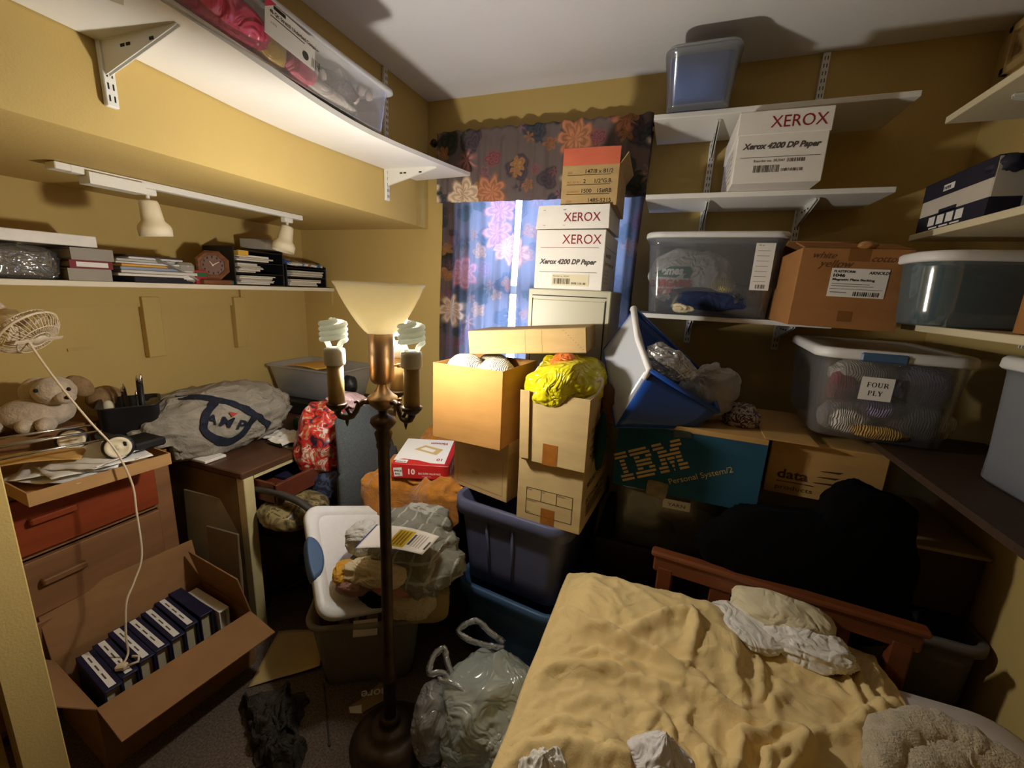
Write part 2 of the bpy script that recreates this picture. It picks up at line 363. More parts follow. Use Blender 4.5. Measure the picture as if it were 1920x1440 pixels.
# ------------------------------------------------------------------ track light
TL = thing('track_light', 'white two lamp track light under the alcove soffit', 'track light', (-1.755, .79, ZS))
MB().box((.01, .45, -.012), (.032, .86, .022), b=.002).build('rail', M_metalw, TL)
m = MB(); m.box((0, .015, -.011), (.05, .06, .02), b=.002); m.box((.012, .13, -.030), (.058, .15, .034)); m.build('feed_box', M_metalw, TL)
def lamp_head(y, tilt, az, s=1.0):
    R = Matrix.Translation((.01, y, -.022)); m = MB(); m.box((0, 0, -.012), (.03, .045, .022), b=.003, M=R); m.tube([R @ Vector((0, 0, -.02)), R @ Vector((0, 0, -.045))], .006, 8)
    hd = m.build('head_mount', M_metalw, TL)
    T = R @ Matrix.Translation((0, 0, -.04)) @ Matrix.Rotation(math.radians(az), 4, 'Z') @ Matrix.Rotation(math.radians(tilt), 4, 'X')
    p = [(.012, .002), (.026, 0), (.030, -.006), (.034, -.05), (.036, -.072), (.050, -.088), (.054, -.100), (.052, -.128), (.049, -.128), (.049, -.10), (.034, -.08), (.030, -.03)]
    MB().lathe([(r*s, z*s) for r, z in p], 28, M=T).build('lamp_shade', M_cream, hd)
lamp_head(.225, 6, 0, .92); lamp_head(.80, 14, 160, .92)
# ------------------------------------------------------------------ curtains
def curtain_mat(name, seedoff, backlit):
    m = bpy.data.materials.new(name); m.use_nodes = True; nt = m.node_tree; N = nt.nodes; L = nt.links; p = N['Principled BSDF']; out = N['Material Output']
    tc = N.new('ShaderNodeTexCoord'); mp = N.new('ShaderNodeMapping'); mp.inputs['Location'].default_value = (seedoff, 0, seedoff*.7); L.new(tc.outputs['Object'], mp.inputs[0])
    wn = N.new('ShaderNodeTexNoise'); wn.inputs['Scale'].default_value = 16; wn.inputs['Detail'].default_value = 3; L.new(mp.outputs[0], wn.inputs[0])
    mxv = N.new('ShaderNodeVectorMath'); mxv.operation = 'MULTIPLY_ADD'; mxv.inputs[1].default_value = (.045, .045, .045); L.new(wn.outputs['Color'], mxv.inputs[0]); L.new(mp.outputs[0], mxv.inputs[2])
    flat = N.new('ShaderNodeVectorMath'); flat.operation = 'MULTIPLY'; flat.inputs[1].default_value = (1, 0, 1); L.new(mxv.outputs[0], flat.inputs[0])
    col = None
    def layer(prev, scale, radius, petals, cols, off):
        o = N.new('ShaderNodeVectorMath'); o.operation = 'ADD'; o.inputs[1].default_value = (off, 0, off*1.7); L.new(flat.outputs[0], o.inputs[0])
        v = N.new('ShaderNodeTexVoronoi'); v.inputs['Scale'].default_value = scale; v.inputs['Randomness'].default_value = .85; L.new(o.outputs[0], v.inputs['Vector'])
        sv = N.new('ShaderNodeVectorMath'); sv.operation = 'SCALE'; sv.inputs['Scale'].default_value = 1.0; L.new(o.outputs[0], sv.inputs[0])
        d = N.new('ShaderNodeVectorMath'); d.operation = 'SUBTRACT'; L.new(sv.outputs[0], d.inputs[0]); L.new(v.outputs['Position'], d.inputs[1])
        s = N.new('ShaderNodeSeparateXYZ'); L.new(d.outputs[0], s.inputs[0])
        at2 = N.new('ShaderNodeMath'); at2.operation = 'ARCTAN2'; L.new(s.outputs['Z'], at2.inputs[0]); L.new(s.outputs['X'], at2.inputs[1])
        ml = N.new('ShaderNodeMath'); ml.operation = 'MULTIPLY'; ml.inputs[1].default_value = petals; L.new(at2.outputs[0], ml.inputs[0])
        s0 = N.new('ShaderNodeMath'); s0.operation = 'SINE'; L.new(ml.outputs[0], s0.inputs[0]); sn = N.new('ShaderNodeMath'); sn.operation = 'ABSOLUTE'; L.new(s0.outputs[0], sn.inputs[0])
        # petal edge: distance + ripple
        a = N.new('ShaderNodeMath'); a.operation = 'MULTIPLY_ADD'; a.inputs[1].default_value = -.13; L.new(sn.outputs[0], a.inputs[0]); L.new(v.outputs['Distance'], a.inputs[2])
        mr = N.new('ShaderNodeMapRange'); mr.inputs['From Min'].default_value = radius-.05; mr.inputs['From Max'].default_value = radius+.04; mr.inputs['To Min'].default_value = 1; mr.inputs['To Max'].default_value = 0; L.new(a.outputs[0], mr.inputs['Value'])
        rp = N.new('ShaderNodeValToRGB'); rp.color_ramp.interpolation = 'CONSTANT'
        while len(rp.color_ramp.elements) < len(cols): rp.color_ramp.elements.new(.5)
        for i, c in enumerate(cols): rp.color_ramp.elements[i].position = i/len(cols); rp.color_ramp.elements[i].color = (*c, 1)
        sx = N.new('ShaderNodeSeparateColor'); L.new(v.outputs['Color'], sx.inputs[0]); L.new(sx.outputs[0], rp.inputs[0])
        # petal shading lines as print: rings of darker pigment
        rg = N.new('ShaderNodeMath'); rg.operation = 'MULTIPLY'; rg.inputs[1].default_value = 44; L.new(a.outputs[0], rg.inputs[0])
        rs = N.new('ShaderNodeMath'); rs.operation = 'SINE'; L.new(rg.outputs[0], rs.inputs[0])
        rm = N.new('ShaderNodeMapRange'); rm.inputs['From Min'].default_value = -1; rm.inputs['To Min'].default_value = .62; rm.inputs['To Max'].default_value = 1.05; L.new(rs.outputs[0], rm.inputs['Value'])
        tint = N.new('ShaderNodeVectorMath'); tint.operation = 'SCALE'; L.new(rp.outputs[0], tint.inputs[0]); L.new(rm.outputs[0], tint.inputs['Scale'])
        th = N.new('ShaderNodeMath'); th.operation = 'GREATER_THAN'; th.inputs[1].default_value = .24; L.new(sx.outputs[1], th.inputs[0])
        mu = N.new('ShaderNodeMath'); mu.operation = 'MULTIPLY'; L.new(th.outputs[0], mu.inputs[0]); L.new(mr.outputs[0], mu.inputs[1])
        mx = N.new('ShaderNodeMix'); mx.data_type = 'RGBA'; L.new(mu.outputs[0], mx.inputs['Factor'])
        if prev is None: mx.inputs['A'].default_value = (*C(116, 102, 98), 1)
        else: L.new(prev, mx.inputs['A'])
        L.new(tint.outputs[0], mx.inputs['B']); return mx.outputs['Result']
    col = layer(None, 8, .42, 1.5, [C(60, 66, 62), C(78, 80, 88), C(66, 72, 58), C(90, 78, 84)], 3.1)
    col = layer(col, 10, .34, 2.5, [C(170, 116, 82), C(150, 92, 94), C(186, 136, 90), C(146, 106, 112)], 1.3)
    col = layer(col, 4.9, .38, 3.5, [C(216, 162, 132), C(230, 214, 196), C(206, 140, 104), C(232, 204, 172), C(196, 134, 128)], .2)
    L.new(col, p.inputs['Base Color']); p.inputs['Roughness'].default_value = .85; p.inputs['Specular IOR Level'].default_value = .1
    tl = N.new('ShaderNodeBsdfTranslucent'); mw_ = N.new('ShaderNodeMix'); mw_.data_type = 'RGBA'; mw_.inputs['Factor'].default_value = .32; mw_.inputs['B'].default_value = (1, 1, 1, 1); L.new(col, mw_.inputs['A']); L.new(mw_.outputs['Result'], tl.inputs[0]); ms = N.new('ShaderNodeMixShader'); ms.inputs[0].default_value = backlit
    L.new(p.outputs[0], ms.inputs[1]); L.new(tl.outputs[0], ms.inputs[2]); L.new(ms.outputs[0], out.inputs[0]); return m
M_curt = curtain_mat('floral_curtain_cloth', 0.0, .62); M_val = curtain_mat('floral_valance_cloth', 2.6, .12)
CY = YB-.055
def wave(x, z, a, f, s): return a*(math.sin(x*f+1.3*math.sin(z*2.1+s)+s) + .5*math.sin(x*f*2.3+s*2+z*1.5))*(1+.3*nz(x*4, z*3, s))
rod = thing('curtain_rod', 'dark curtain rod with ball finials over the window', 'curtain rod', (0, 0, 2.222))
M_iron = mat('dark_bronze', C(52, 40, 32), .4, .5, .6, var=(20, .3))
MB().tube([(-1.215, CY, 0), (-.16, CY, 0)], .008, 12).build('rod_bar', M_iron, rod)
for sx, x in ((-1, -1.215), (1, -.16)):
    MB().lathe([(.006, 0), (.011, .004), (.007, .009), (.016, .018), (.021, .028), (.016, .039), (.008, .044), (.004, .052), (0.0005, .054)], 18, M=Matrix.Translation((x, CY, 0)) @ Matrix.Rotation(math.radians(90*sx), 4, 'Y')).build('finial', M_iron, rod)
for x in (-1.19, -.19): MB().box((x, (CY+YB)/2+.002, 0), (.012, YB-CY-.006, .012)).build('rod_bracket', M_iron, rod)
def curtain(label, x0, x1, s, zt=2.20, zb=.90, sx=0):
    m = MB()
    def f(u, v):
        x = x0+(x1-x0)*u; z = zt+(zb-zt)*v
        return (x + .008*math.sin(v*5+s) + sx*v, CY+.018 + wave(x, z, .011, 58, s)*(.6+.4*v), z)
    m.sheet(f, 110, 40, .0012); return tag(m.build('curtain', M_curt), label, 'curtain')
curtain('left floral curtain panel glowing with daylight', -1.205, -.792, .4)
curtain('right floral curtain panel behind the cardboard carton stack', -.752, -.168, 2.2, sx=-.012)
m = MB()
def vf(u, v):
    x = -1.212+(1.045)*u; z = 2.262-.332*v + (.004*math.sin(x*90) if v < .05 else 0)
    pinch = .35+.65*sm(0, .35, abs(v-.1)*3)
    return (x, CY-.016 - .004*pinch + wave(x, z*1.2, .0055, 66, 5.0)*pinch, z)
m.sheet(vf, 150, 24, .0015); tag(m.build('curtain_valance', M_val), 'gathered floral valance across the top of the window', 'valance')
# ------------------------------------------------------------------ floor lamp
M_bronze = mat('antique_bronze', C(74, 58, 42), .45, .5, .55, var=(18, .4), bump=(60, .15))
M_brass = mat('brushed_brass', C(150, 116, 82), .36, .5, .8, var=(7, .15), stretch=(8, 8, 1))
M_milk = mat('milk_glass', C(252, 246, 226), .18, .5, trans=.75)
M_sleeve = mat('candle_sleeve', C(176, 146, 92), .5, .35, var=(12, .12))
M_cfl = mat('unlit_tube', C(244, 246, 240), .25, .5, trans=.75)
M_cflbase = mat('ballast_plastic', C(228, 224, 208), .45, .4)
M_lit = mat('lit_tube', (1, .95, .86), .5, emit=(BULB_COLOUR, BULB_STRENGTH))
LX, LY = -.72, .935
LAMP = thing('floor_lamp', 'bronze floor lamp with a milk glass bowl and three candle arms', 'floor lamp', (LX, LY, 0))
MB().lathe([(.128, .0), (.131, .008), (.128, .016), (.118, .022), (.112, .034), (.100, .046), (.084, .052), (.070, .056), (.064, .066), (.052, .074), (.040, .078), (.030, .084), (.034, .094), (.030, .104), (.024, .11)], 40).build('base', M_bronze, LAMP)
MB().lathe([(.019, .108), (.019, .25), (.024, .255), (.026, .262), (.021, .27), (.024, .278), (.021, .286), (.0175, .29), (.0165, 1.045), (.019, 1.05), (.021, 1.06), (.019, 1.066), (.023, 1.085), (.025, 1.095), (.018, 1.104), (.030, 1.116), (.036, 1.126), (.034, 1.137), (.022, 1.144), (.012, 1.15), (.011, 1.162)], 24).build('pole', M_bronze, LAMP)
MB().lathe([(.012, 1.160), (.022, 1.166), (.037, 1.180), (.0405, 1.192), (.040, 1.199), (.030, 1.206), (.018, 1.219), (.0125, 1.232), (.0135, 1.240)], 28).build('hub', mat('worn_brass', C(150, 122, 84), .4, .5, .5, var=(20, .25)), LAMP)
MB().lathe([(.012, 1.236), (.024, 1.238), (.031, 1.246), (.0325, 1.258), (.0335, 1.378), (.0315, 1.378)], 32).build('socket_cup', M_brass, LAMP)
bw = [(.036, 1.374), (.044, 1.381), (.057, 1.397), (.073, 1.421), (.088, 1.447), (.1, 1.470), (.1095, 1.492), (.1135, 1.498), (.1165, 1.502), (.1165, 1.505), (.112, 1.506)]
MB().lathe(bw + [(r-.004, z+.001) for r, z in bw[::-1][3:]], 48, cap=(False, False)).build('glass_bowl', M_milk, LAMP)
su, sv = Vector((.79, .61, 0)), Vector((-.61, .79, 0))
sd = su*.9 + sv*.1
m = MB(); p0 = Vector((0, 0, 1.285)) + sd*.032; m.tube([p0, p0+sd*.012, p0+sd*.013, p0+sd*.022], [.003, .003, .006, .0055], 10)
m.build('switch_knob', M_brass, LAMP)
m = MB(); p0 = Vector((0, 0, 1.188)) + sd*.038; m.tube([p0, p0+sd*.010, p0+sd*.011, p0+sd*.020], [.003, .003, .005, .0045], 10); m.build('switch_knob', M_brass, LAMP)
def spiral(z0, z1, R, r, turns=4):
    pts = []; n = 26*turns
    for s in (0, math.pi):
        seg = []
        for k in range(n//2+1):
            t = k/(n/2); a = s + 2*math.pi*turns/2*t*1.0
            z = z0 + (z1-z0)*t; rr = R*(1 if t < .84 else math.cos((t-.84)/.16*math.pi/2)*.86+.14)
            seg.append(Vector((rr*math.cos(a), rr*math.sin(a), z)))
        seg = [Vector((seg[0].x*.55, seg[0].y*.55, z0-.018)), Vector((seg[0].x*.75, seg[0].y*.75, z0-.006))] + seg
        pts.append(seg)
    return pts
for nm, th, lit in (('left', 188, 0), ('right', -52, 0), ('rear', 68, 1)):
    d = su*math.cos(math.radians(th)) + sv*math.sin(math.radians(th)); U = Vector((0, 0, 1)); RA = .118
    dz = {'left': 0, 'right': .003, 'rear': .0}[nm]
    P = lambda r, z: d*r + U*(z+dz)
    m = MB(); m.tube([P(.036, 1.187), P(.052, 1.188), P(.064, 1.178), P(.070, 1.163), P(.080, 1.150), P(.096, 1.146), P(.110, 1.153), P(RA, 1.168)], [.008, .008, .0075, .007, .008, .0085, .009, .010], 10)
    m.tube([P(.078, 1.152), P(.088, 1.160), P(.094, 1.170), P(.088, 1.177), P(.082, 1.172)], [.006, .005, .0045, .004, .003], 8)
    m.tube([P(.060, 1.180), P(.068, 1.190), P(.075, 1.187)], [.006, .005, .003], 8); m.tube([P(.094, 1.142), P(.094, 1.132), P(.094, 1.122)], [.006, .004, .001], 8)
    arm = m.build('arm', M_bronze, LAMP)
    T = Matrix.Translation(P(RA, 1.168))
    MB().lathe([(.010, 0), (.018, .006), (.0265, .016), (.028, .021), (.022, .023)], 20, M=T).build('drip_cup', M_bronze, arm)
    MB().lathe([(.0205, .02), (.0205, .124), (.014, .124)], 20, M=T).build('candle_sleeve', M_sleeve, arm)
    MB().lathe([(.014, .122), (.0255, .126), (.027, .132), (.027, .158), (.0255, .166), (.018, .17), (.002, .171)], 22, M=T).build('bulb_base', M_cflbase, arm)
    m = MB()
    for seg in spiral(.188, .240, .0285 if not lit else .027, .0065): m.tube([T @ q for q in seg], .0068, 8)
    m.build('bulb_tube', M_lit if lit else M_cfl, arm)
# ------------------------------------------------------------------ cartons
def card(name, col, v=.09): return mat(name, col, .85, .12, var=(9, v), bump=(70, .10), stretch=(1, 1, 3))
K_kraft = card('kraft_card', C(172, 126, 70)); K_tan = card('pale_kraft', C(184, 155, 106)); K_tan2 = card('pale_kraft_ribbed', C(188, 162, 113))
K_brown = card('brown_card', C(158, 110, 64)); K_white = card('white_card', C(234, 228, 218), .03); K_dark = card('dim_card', C(130, 92, 58))
INK = mat('black_ink', C(40, 34, 32), .7, .2); INKG = mat('grey_ink', C(84, 78, 74), .7, .2); RED = mat('maroon_ink', C(138, 34, 48), .7, .2)
TAPE = mat('brown_tape', C(150, 92, 34), .3, .5, var=(30, .2)); PAPER = mat('white_paper', C(232, 228, 220), .8, .2, var=(8, .03))
EPS = -.0008
def carton(name, label, cat, loc, rot, w, d, h, card_, top='closed', inks=(), group=None, seam=True, rib=False):
    """cardboard carton: local x to the right, y into the depth, front bottom left corner at the origin"""
    t = thing(name, label, cat, loc, rot, group); m = MB(); k = .004
    if top == 'closed':
        m.box((w/2, d/2, h/2), (w, d, h), b=.0025)
        if seam: m.box((w/2, d/2, h+.0002), (w-.006, .002, .0012), m=1)
        bd = m.build('body', [card_, INK] + list(inks), t)
    else:
        m.box((w/2, k/2, h/2), (w, k, h), b=.001); m.box((w/2, d-k/2, h/2), (w, k, h), b=.001)
        m.box((k/2, d/2, h/2), (k, d-2*k, h), b=.001); m.box((w-k/2, d/2, h/2), (k, d-2*k, h), b=.001); m.box((w/2, d/2, k/2), (w-2*k, d-2*k, k))
        bd = m.build('body', [card_, INK] + list(inks), t)
    return t, bd
def stick(par, name, O, U, V, w, h, fn, mats, t=.0006):
    """a label stuck flat on a face; fn draws its printing"""
    O = Vector(O); U = Vector(U); V = Vector(V); N = U.cross(V); m = MB()
    a = [O, O+U*w, O+U*w+V*h, O+V*h]; m.prism([p + N*.0002 for p in a], N*t, 0)
    if fn: fn(m, O + N*(t+.0006), U, V)
    return m.build(name, mats, par)
FX, FZ, FY = (1, 0, 0), (0, 0, 1), (0, 1, 0)
def over(o, mats, fn):
    """print on a part: the marks become faces of the part's own mesh"""
    me = o.data; m = MB(); n = len(me.materials)
    m.v = [tuple(v.co) for v in me.vertices]; m.f = [tuple(p.vertices) for p in me.polygons]; m.m = [p.material_index for p in me.polygons]; m.sm = [p.use_smooth for p in me.polygons]
    k = len(m.f); fn(m); m.m[k:] = [i+n for i in m.m[k:]]
    new = bpy.data.meshes.new(me.name); new.from_pydata(m.v, [], m.f)
    for q in list(me.materials) + list(mats): new.materials.append(q)
    new.polygons.foreach_set('material_index', m.m); new.polygons.foreach_set('use_smooth', m.sm); new.update()
    o.data = new; return o
# big blue-grey storage tubs
def tub(name, label, loc, rot, w, d, h, body, tw=.82, lip=.018, wall=.004, r=.05, rib=0, group=None, liph=.03):
    """open plastic tub, centre of its base at the origin, wider at the mouth"""
    t = thing(name, label, 'storage bin', loc, rot, group); m = MB(); L = []
    k = tw
    for f, z in ((.96, 0), (1, .006)): L.append(rrect(w*k*f, d*(1-(1-k)*w/d)*f, r*.8, z))
    for q in (.25, .5, .75, .9): L.append(rrect(w*(k+(1-k)*q), d-(1-k)*w*(1-q), r, h*q))
    L += [rrect(w, d, r, h-liph), rrect(w+lip*2, d+lip*2, r+lip, h-liph+.002), rrect(w+lip*2, d+lip*2, r+lip, h-.003), rrect(w+lip*1.5, d+lip*1.5, r+lip, h), rrect(w, d, r, h)]
    L += [rrect(w-2*wall, d-2*wall, r, h-.004), rrect(w*k-2*wall, d-(1-k)*w-2*wall, r*.8, wall+.004)]
    m.loft(L, 0, (True, True), True)
    for x in ([-.19, .06] if rib else []):
        pts = [(x*w*k, -(d-(1-k)*w)/2-.001, .02), (x*w, -d/2+.0-.001, h-liph)]
        m.tube(pts, .006, 6)
    return t, m.build('body', body, t)
M_tubd = mat('slate_plastic', C(84, 86, 112), .5, .35, var=(3, .05), bump=(120, .05)); M_tubb = mat('blue_plastic', C(58, 86, 120), .42, .4, var=(3, .05))
YA = math.radians(-8)
t, _ = tub('storage_tub', 'steel blue tub on the carpet at the bottom of the stack', (-.425, 1.575, 0), YA, .43, .56, .372, M_tubb, r=.06, liph=.045)
t, _ = tub('storage_tub', 'slate grey tub standing inside the rim of the blue tub', (-.445, 1.60, .345), YA, .455, .55, .36, M_tubd, rib=1, r=.055, liph=.06, tw=.86)
# stack of cartons on the tub
t, bd = carton('cardboard_box', 'small kraft carton with a lid, under the orange tan carton', 'box', (-.775, 1.462, .702), math.radians(-15), .275, .29, .246, K_tan)
MB().box((.1375, .145, .222), (.283, .298, .05), b=.002).build('lid', K_tan2, t)
over(bd, [K_tan, mat('faded_ink', C(150, 118, 74), .8)], lambda m: (m.text('680', .022, (.10, EPS, .075), m=1), m.rect((0, EPS, 0), FX, FZ, .02, .02, .235, .002), m.rect((0, EPS, 0), FX, FZ, .02, .02, .002, .14), m.rect((0, EPS, 0), FX, FZ, .253, .02, .002, .14), m.text('NET WT', .014, (.13, EPS, .045), m=1)))
t, bd = carton('cardboard_box', 'orange tan open carton full of white yarn', 'box', (-.793, 1.322, .950), math.radians(-5), .287, .30, .283, K_kraft, top='open')
boxA = t
t, bd = carton('cardboard_box', 'file carton with a printed grid, below the carton of the yellow bag', 'box', (-.440, 1.312, .702), math.radians(-5), .236, .38, .236, K_tan2)
def grid(m):
    for x, z, w, h in ((.035, .03, .17, .0016), (.035, .128, .17, .0016), (.035, .085, .17, .0016), (.035, .03, .0016, .0996), (.2034, .03, .0016, .0996), (.09, .085, .0016, .043), (.146, .085, .0016, .043)): m.rect((0, EPS, 0), FX, FZ, x, z, w, h)
    for x, z, s in ((.038, .119, 'FROM'), (.094, .119, 'TO'), (.150, .119, 'DESTROY'), (.038, .078, 'CONTENTS'), (.038, .034, 'DEPT')): m.text(s, .007, (x, EPS, z), m=1)
    for k, s in enumerate(('RECORD STORAGE', 'ECONOMY FILE')): m.text(s, .028, (.2364+.0004, .05, .15-k*.06), U=FY, V=FZ, m=1, width=.26, bold=.01)
    for k in range(5): m.rect((.2364+.0004, 0, 0), FY, FZ, .06, .04+k*.009, .24-.02*(k % 3), .004)
over(bd, [K_tan2, INK], grid)
MB().box((.118, -.0003, .032), (.05, .001, .062)).build('tape', TAPE, t)
t, bd = carton('cardboard_box', 'open ribbed carton topped by the yellow shopping bag', 'box', (-.426, 1.285, .940), math.radians(-5), .226, .38, .242, K_tan2, top='open')
boxB = t
MB().box((.105, -.0003, .035), (.052, .001, .074)).build('tape', TAPE, t)
MB().box((.016, -.006, .126), (.034, .004, .236), b=.001, M=Matrix.Rotation(math.radians(-2), 4, 'Y')).build('flap', K_tan, t)
over(bd, [INK], lambda m: [m.text(('STORAGE', 'FILE BOX', 'LETTER LEGAL', 'ECONOMY')[k], .02, (.2266, .05, .03+k*.03), U=FY, V=FZ, m=0, width=.27-.04*k, bold=.01) for k in range(4)])
# flat carton lying on the yarn
t = thing('flat_box', 'long flat cardboard tray lying across the yarn and yellow bag cartons', 'box', (-.70, 1.43, 1.258), (0, math.radians(-5.6), math.radians(2)))
m = MB(); w, d, h = .445, .22, .088
m.box((w/2, d/2, h/2), (w, d, h), b=.003); m.box((w*.5, -.0005, h/2), (.003, .001, h-.004), m=1); m.box((w*.64, -.0005, h/2), (.002, .001, h-.004), m=1)
for s, x in ((1, .012), (-1, w-.012)):
    for k in range(9): m.box((x + s*(k*.0085), -.0006, .012+k*.0085), (.004, .001, .0012), m=2, M=None)
m.build('body', [K_tan, K_tan2, INKG], t)
# steel cabinet and printer paper cartons in front of the window
M_steel = mat('grey_beige_enamel', C(186, 180, 154), .4, .4, var=(2, .03))
t = thing('metal_cabinet', 'beige steel cabinet in front of the right curtain', 'cabinet', (-.572, 1.72, .712))
MB().box((.172, .175, .4015), (.344, .35, .803), b=.004).build('body', M_steel, t)
m = MB(); m.box((.172, -.0015, .39), (.30, .006, .74), b=.002); dr = m.build('door', M_steel, t)
m = MB()
for x in (.020, .324): m.box((x, -.0008, .39), (.004, .002, .75))
m.box((.172, -.0008, .776), (.308, .002, .004)); m.build('door_gap', M_slot, t)
MB().box((.29, -.008, .30), (.012, .012, .07), b=.003).build('handle', M_metalw, dr)
def xerox(label, loc, rot, full=True):
    w, d, h = .278, .36, .228
    t, bd = carton('paper_carton', label, 'box', loc, rot, w, d, h, K_white, seam=False)
    def pr(m):
        m.text('XEROX', .050, (.262, EPS, .175), m=2, align=1, wide=.92)
        m.rect((0, EPS, 0), FX, FZ, .02, .160, .235, .0016, 2)
        m.text('Xerox 4200 DP Paper', .026, (.018, EPS, .098), m=1, shear=.28, bold=.045, width=.232)
        m.rect((0, EPS, 0), FX, FZ, .02, .066, .235, .0016, 1)
        m.text('Xerox 4200 DP', .024, (w+.0008, .03, .13), U=FY, V=FZ, m=1, shear=.2, bold=.02, width=.14); m.text('Paper for Xerographic Copiers', .02, (w+.0008, .03, .10), U=FY, V=FZ, m=1, bold=.01, width=.25)
        m.rect((w+.0008, 0, 0), FY, FZ, .02, .165, .32, .0016, 1)
        for k in range(4): m.text('8.5 x 11  20 lb', .012, (w+.0008, .03, .075-k*.016), U=FY, V=FZ, m=1, width=.10)
    over(bd, [K_white, INKG, RED], pr)
    def lb(m, O, U, V):
        m.bars(O, U, V, .006, .006, .068, .022, 1, 3); m.bars(O, U, V, .082, .006, .058, .008, 1, 5); m.text('Reorder no. 3R2047', .008, O+U*.006+V*.034, U, V, 1)
    stick(t, 'label', (.075, -.0009, .014), FX, FZ, .15, .044, lb, [mat('label_buff', C(220, 208, 176), .7), INK])
    return t
xerox('white printer paper carton standing on the steel cabinet', (-.545, 1.702, 1.516), 0)
t = thing('shallow_carton', 'shallow white lidded carton on the printer paper carton by the window', 'lid', (-.548, 1.695, 1.746), (math.radians(1.5), math.radians(-.6), math.radians(1)))
m = MB(); w, d, h = .288, .375, .086; m.loft([[Vector(p) for p in l] for l in (((0, 0, 0), (w, 0, 0), (w, d, 0), (0, d, 0)), ((.010, .002, h), (w-.002, .002, h), (w-.002, d, h), (.010, d, h)))], 0)
bd = m.build('body', K_white, t)
over(bd, [K_white, RED, INKG], lambda m: (m.text('XEROX', .046, (.255, .0005-.0012, .026), V=(0, .025, 1), m=1, align=1, wide=.92), [m.rect((0, -.0006, 0), FX, FZ, x, z, .010, .0014, 2) for x in (.03, .11) for z in (.012, .068)]))
t, bd = carton('form_carton', 'tall buff carton with an open red flap on top of the white lid', 'box', (-.455, 1.705, 1.834), math.radians(2), .214, .33, .142, K_tan, top='open', seam=False)
def pf(m):
    for k, (a, b_) in enumerate((('SIZE', '14⅞ x 8½'), ('NO. OF PLY', '2     ½"G.B.'), ('QUANTITY', '1500   15#RB'), ('ITEM', '1485-5215'))):
        z = .112-k*.034; m.rect((0, EPS, 0), FX, FZ, .02, z-.006, .165, .0018); m.text(b_.replace('⅞', '7/8').replace('½', '1/2'), .020, (.192, EPS, z), m=1, align=1, bold=.006, wide=1.05); m.text(a, .010, (.022, EPS, z), m=2)
over(bd, [K_tan, INK, mat('orange_ink', C(176, 92, 52), .7)], pf)
K_red = card('red_flap_card', C(214, 112, 84), .06)
MB().box((.107, .002, .031), (.214, .004, .062), b=.001, M=Matrix.Translation((0, 0, .142)) @ Matrix.Rotation(math.radians(-4), 4, 'X')).build('flap', K_red, t)
MB().box((.002, .165, .02), (.004, .32, .06), b=.001, M=Matrix.Translation((.212, 0, .142)) @ Matrix.Rotation(math.radians(35), 4, 'Y')).build('flap', K_tan, t)
# carton on the middle back shelf
t, bd = carton('paper_carton', 'white printer paper carton alone on the middle back shelf', 'box', (.140, 1.715, 1.891), math.radians(1), .262, .36, .218, K_white, seam=False)
MB().box((.131, .18, .183), (.268, .366, .071), b=.002).build('lid', K_white, t)
def px(m):
    m.text('XEROX', .050, (.250, EPS-.003, .166), m=2, align=1, wide=.95)
    m.text('Xerox 4200 DP Paper', .024, (.018, EPS, .105), m=1, shear=.28, bold=.045, width=.226); m.rect((0, EPS, 0), FX, FZ, .016, .078, .232, .0014, 1)
    m.text('Reorder no. 3R2047', .011, (.058, EPS, .064), m=1, bold=.008); m.bars((0, EPS, 0), FX, FZ, .155, .062, .05, .011, 1, 4); m.bars((0, EPS, 0), FX, FZ, .06, .032, .075, .022, 1, 8); m.bars((0, EPS, 0), FX, FZ, .142, .034, .062, .009, 1, 9)
    for k in range(6): m.text('Xerox 4200 DP Paper', .014, (-.0008, .30, .02+k*.02), U=(0, -1, 0), V=FZ, m=1, width=.24)
over(bd, [K_white, INKG, RED], px)
# ------------------------------------------------------------------ alcove: furniture
from mathutils.bvhtree import BVHTree
def drape(mb, pts, O, U, V, lift=.001, far=.4):
    """press points given in the plane O, U, V onto the surface of mb along the plane's normal"""
    bv = BVHTree.FromPolygons([Vector(v) for v in mb.v], mb.f); O = Vector(O); U = Vector(U).normalized(); V = Vector(V).normalized(); N = U.cross(V); out = []
    for x, y in pts:
        p = O + U*x + V*y; h = bv.ray_cast(p + N*far, -N)
        out.append((h[0] + N*lift) if h[0] else p)
    return out
M_dresser = mat('worn_dresser_wood', C(142, 100, 66), .6, .25, var=(7, .2), stretch=(1, .25, 3), bump=(40, .1))
M_drawer = mat('red_brown_veneer', C(146, 66, 34), .42, .35, var=(6, .25), stretch=(2, .3, 3))
M_draw2 = mat('brown_veneer', C(138, 98, 64), .55, .25, var=(6, .2), stretch=(2, .3, 3))
t = thing('dresser', 'worn brown dresser with a red upper drawer behind the book carton', 'dresser', (-2.225, .35, 0))
m = MB(); W, D, H = .66, .40, .828
m.box((D/2, W/2, H-.0125), (D, W, .025), b=.003); m.box((D/2, .0125, H/2), (D-.01, .025, H-.03)); m.box((D/2, W-.0125, H/2), (D-.01, .025, H-.03)); m.box((.01, W/2, H/2), (.02, W-.06, H-.06))
m.box((D-.012, W-.03, H/2-.015), (.02, .06, H-.035), b=.003); m.box((D-.012, .02, H/2-.015), (.02, .04, H-.035), b=.003)
for z in (.605, .385, .05): m.box((D-.014, W/2, z), (.02, W-.08, .018))
m.build('body', M_dresser, t)
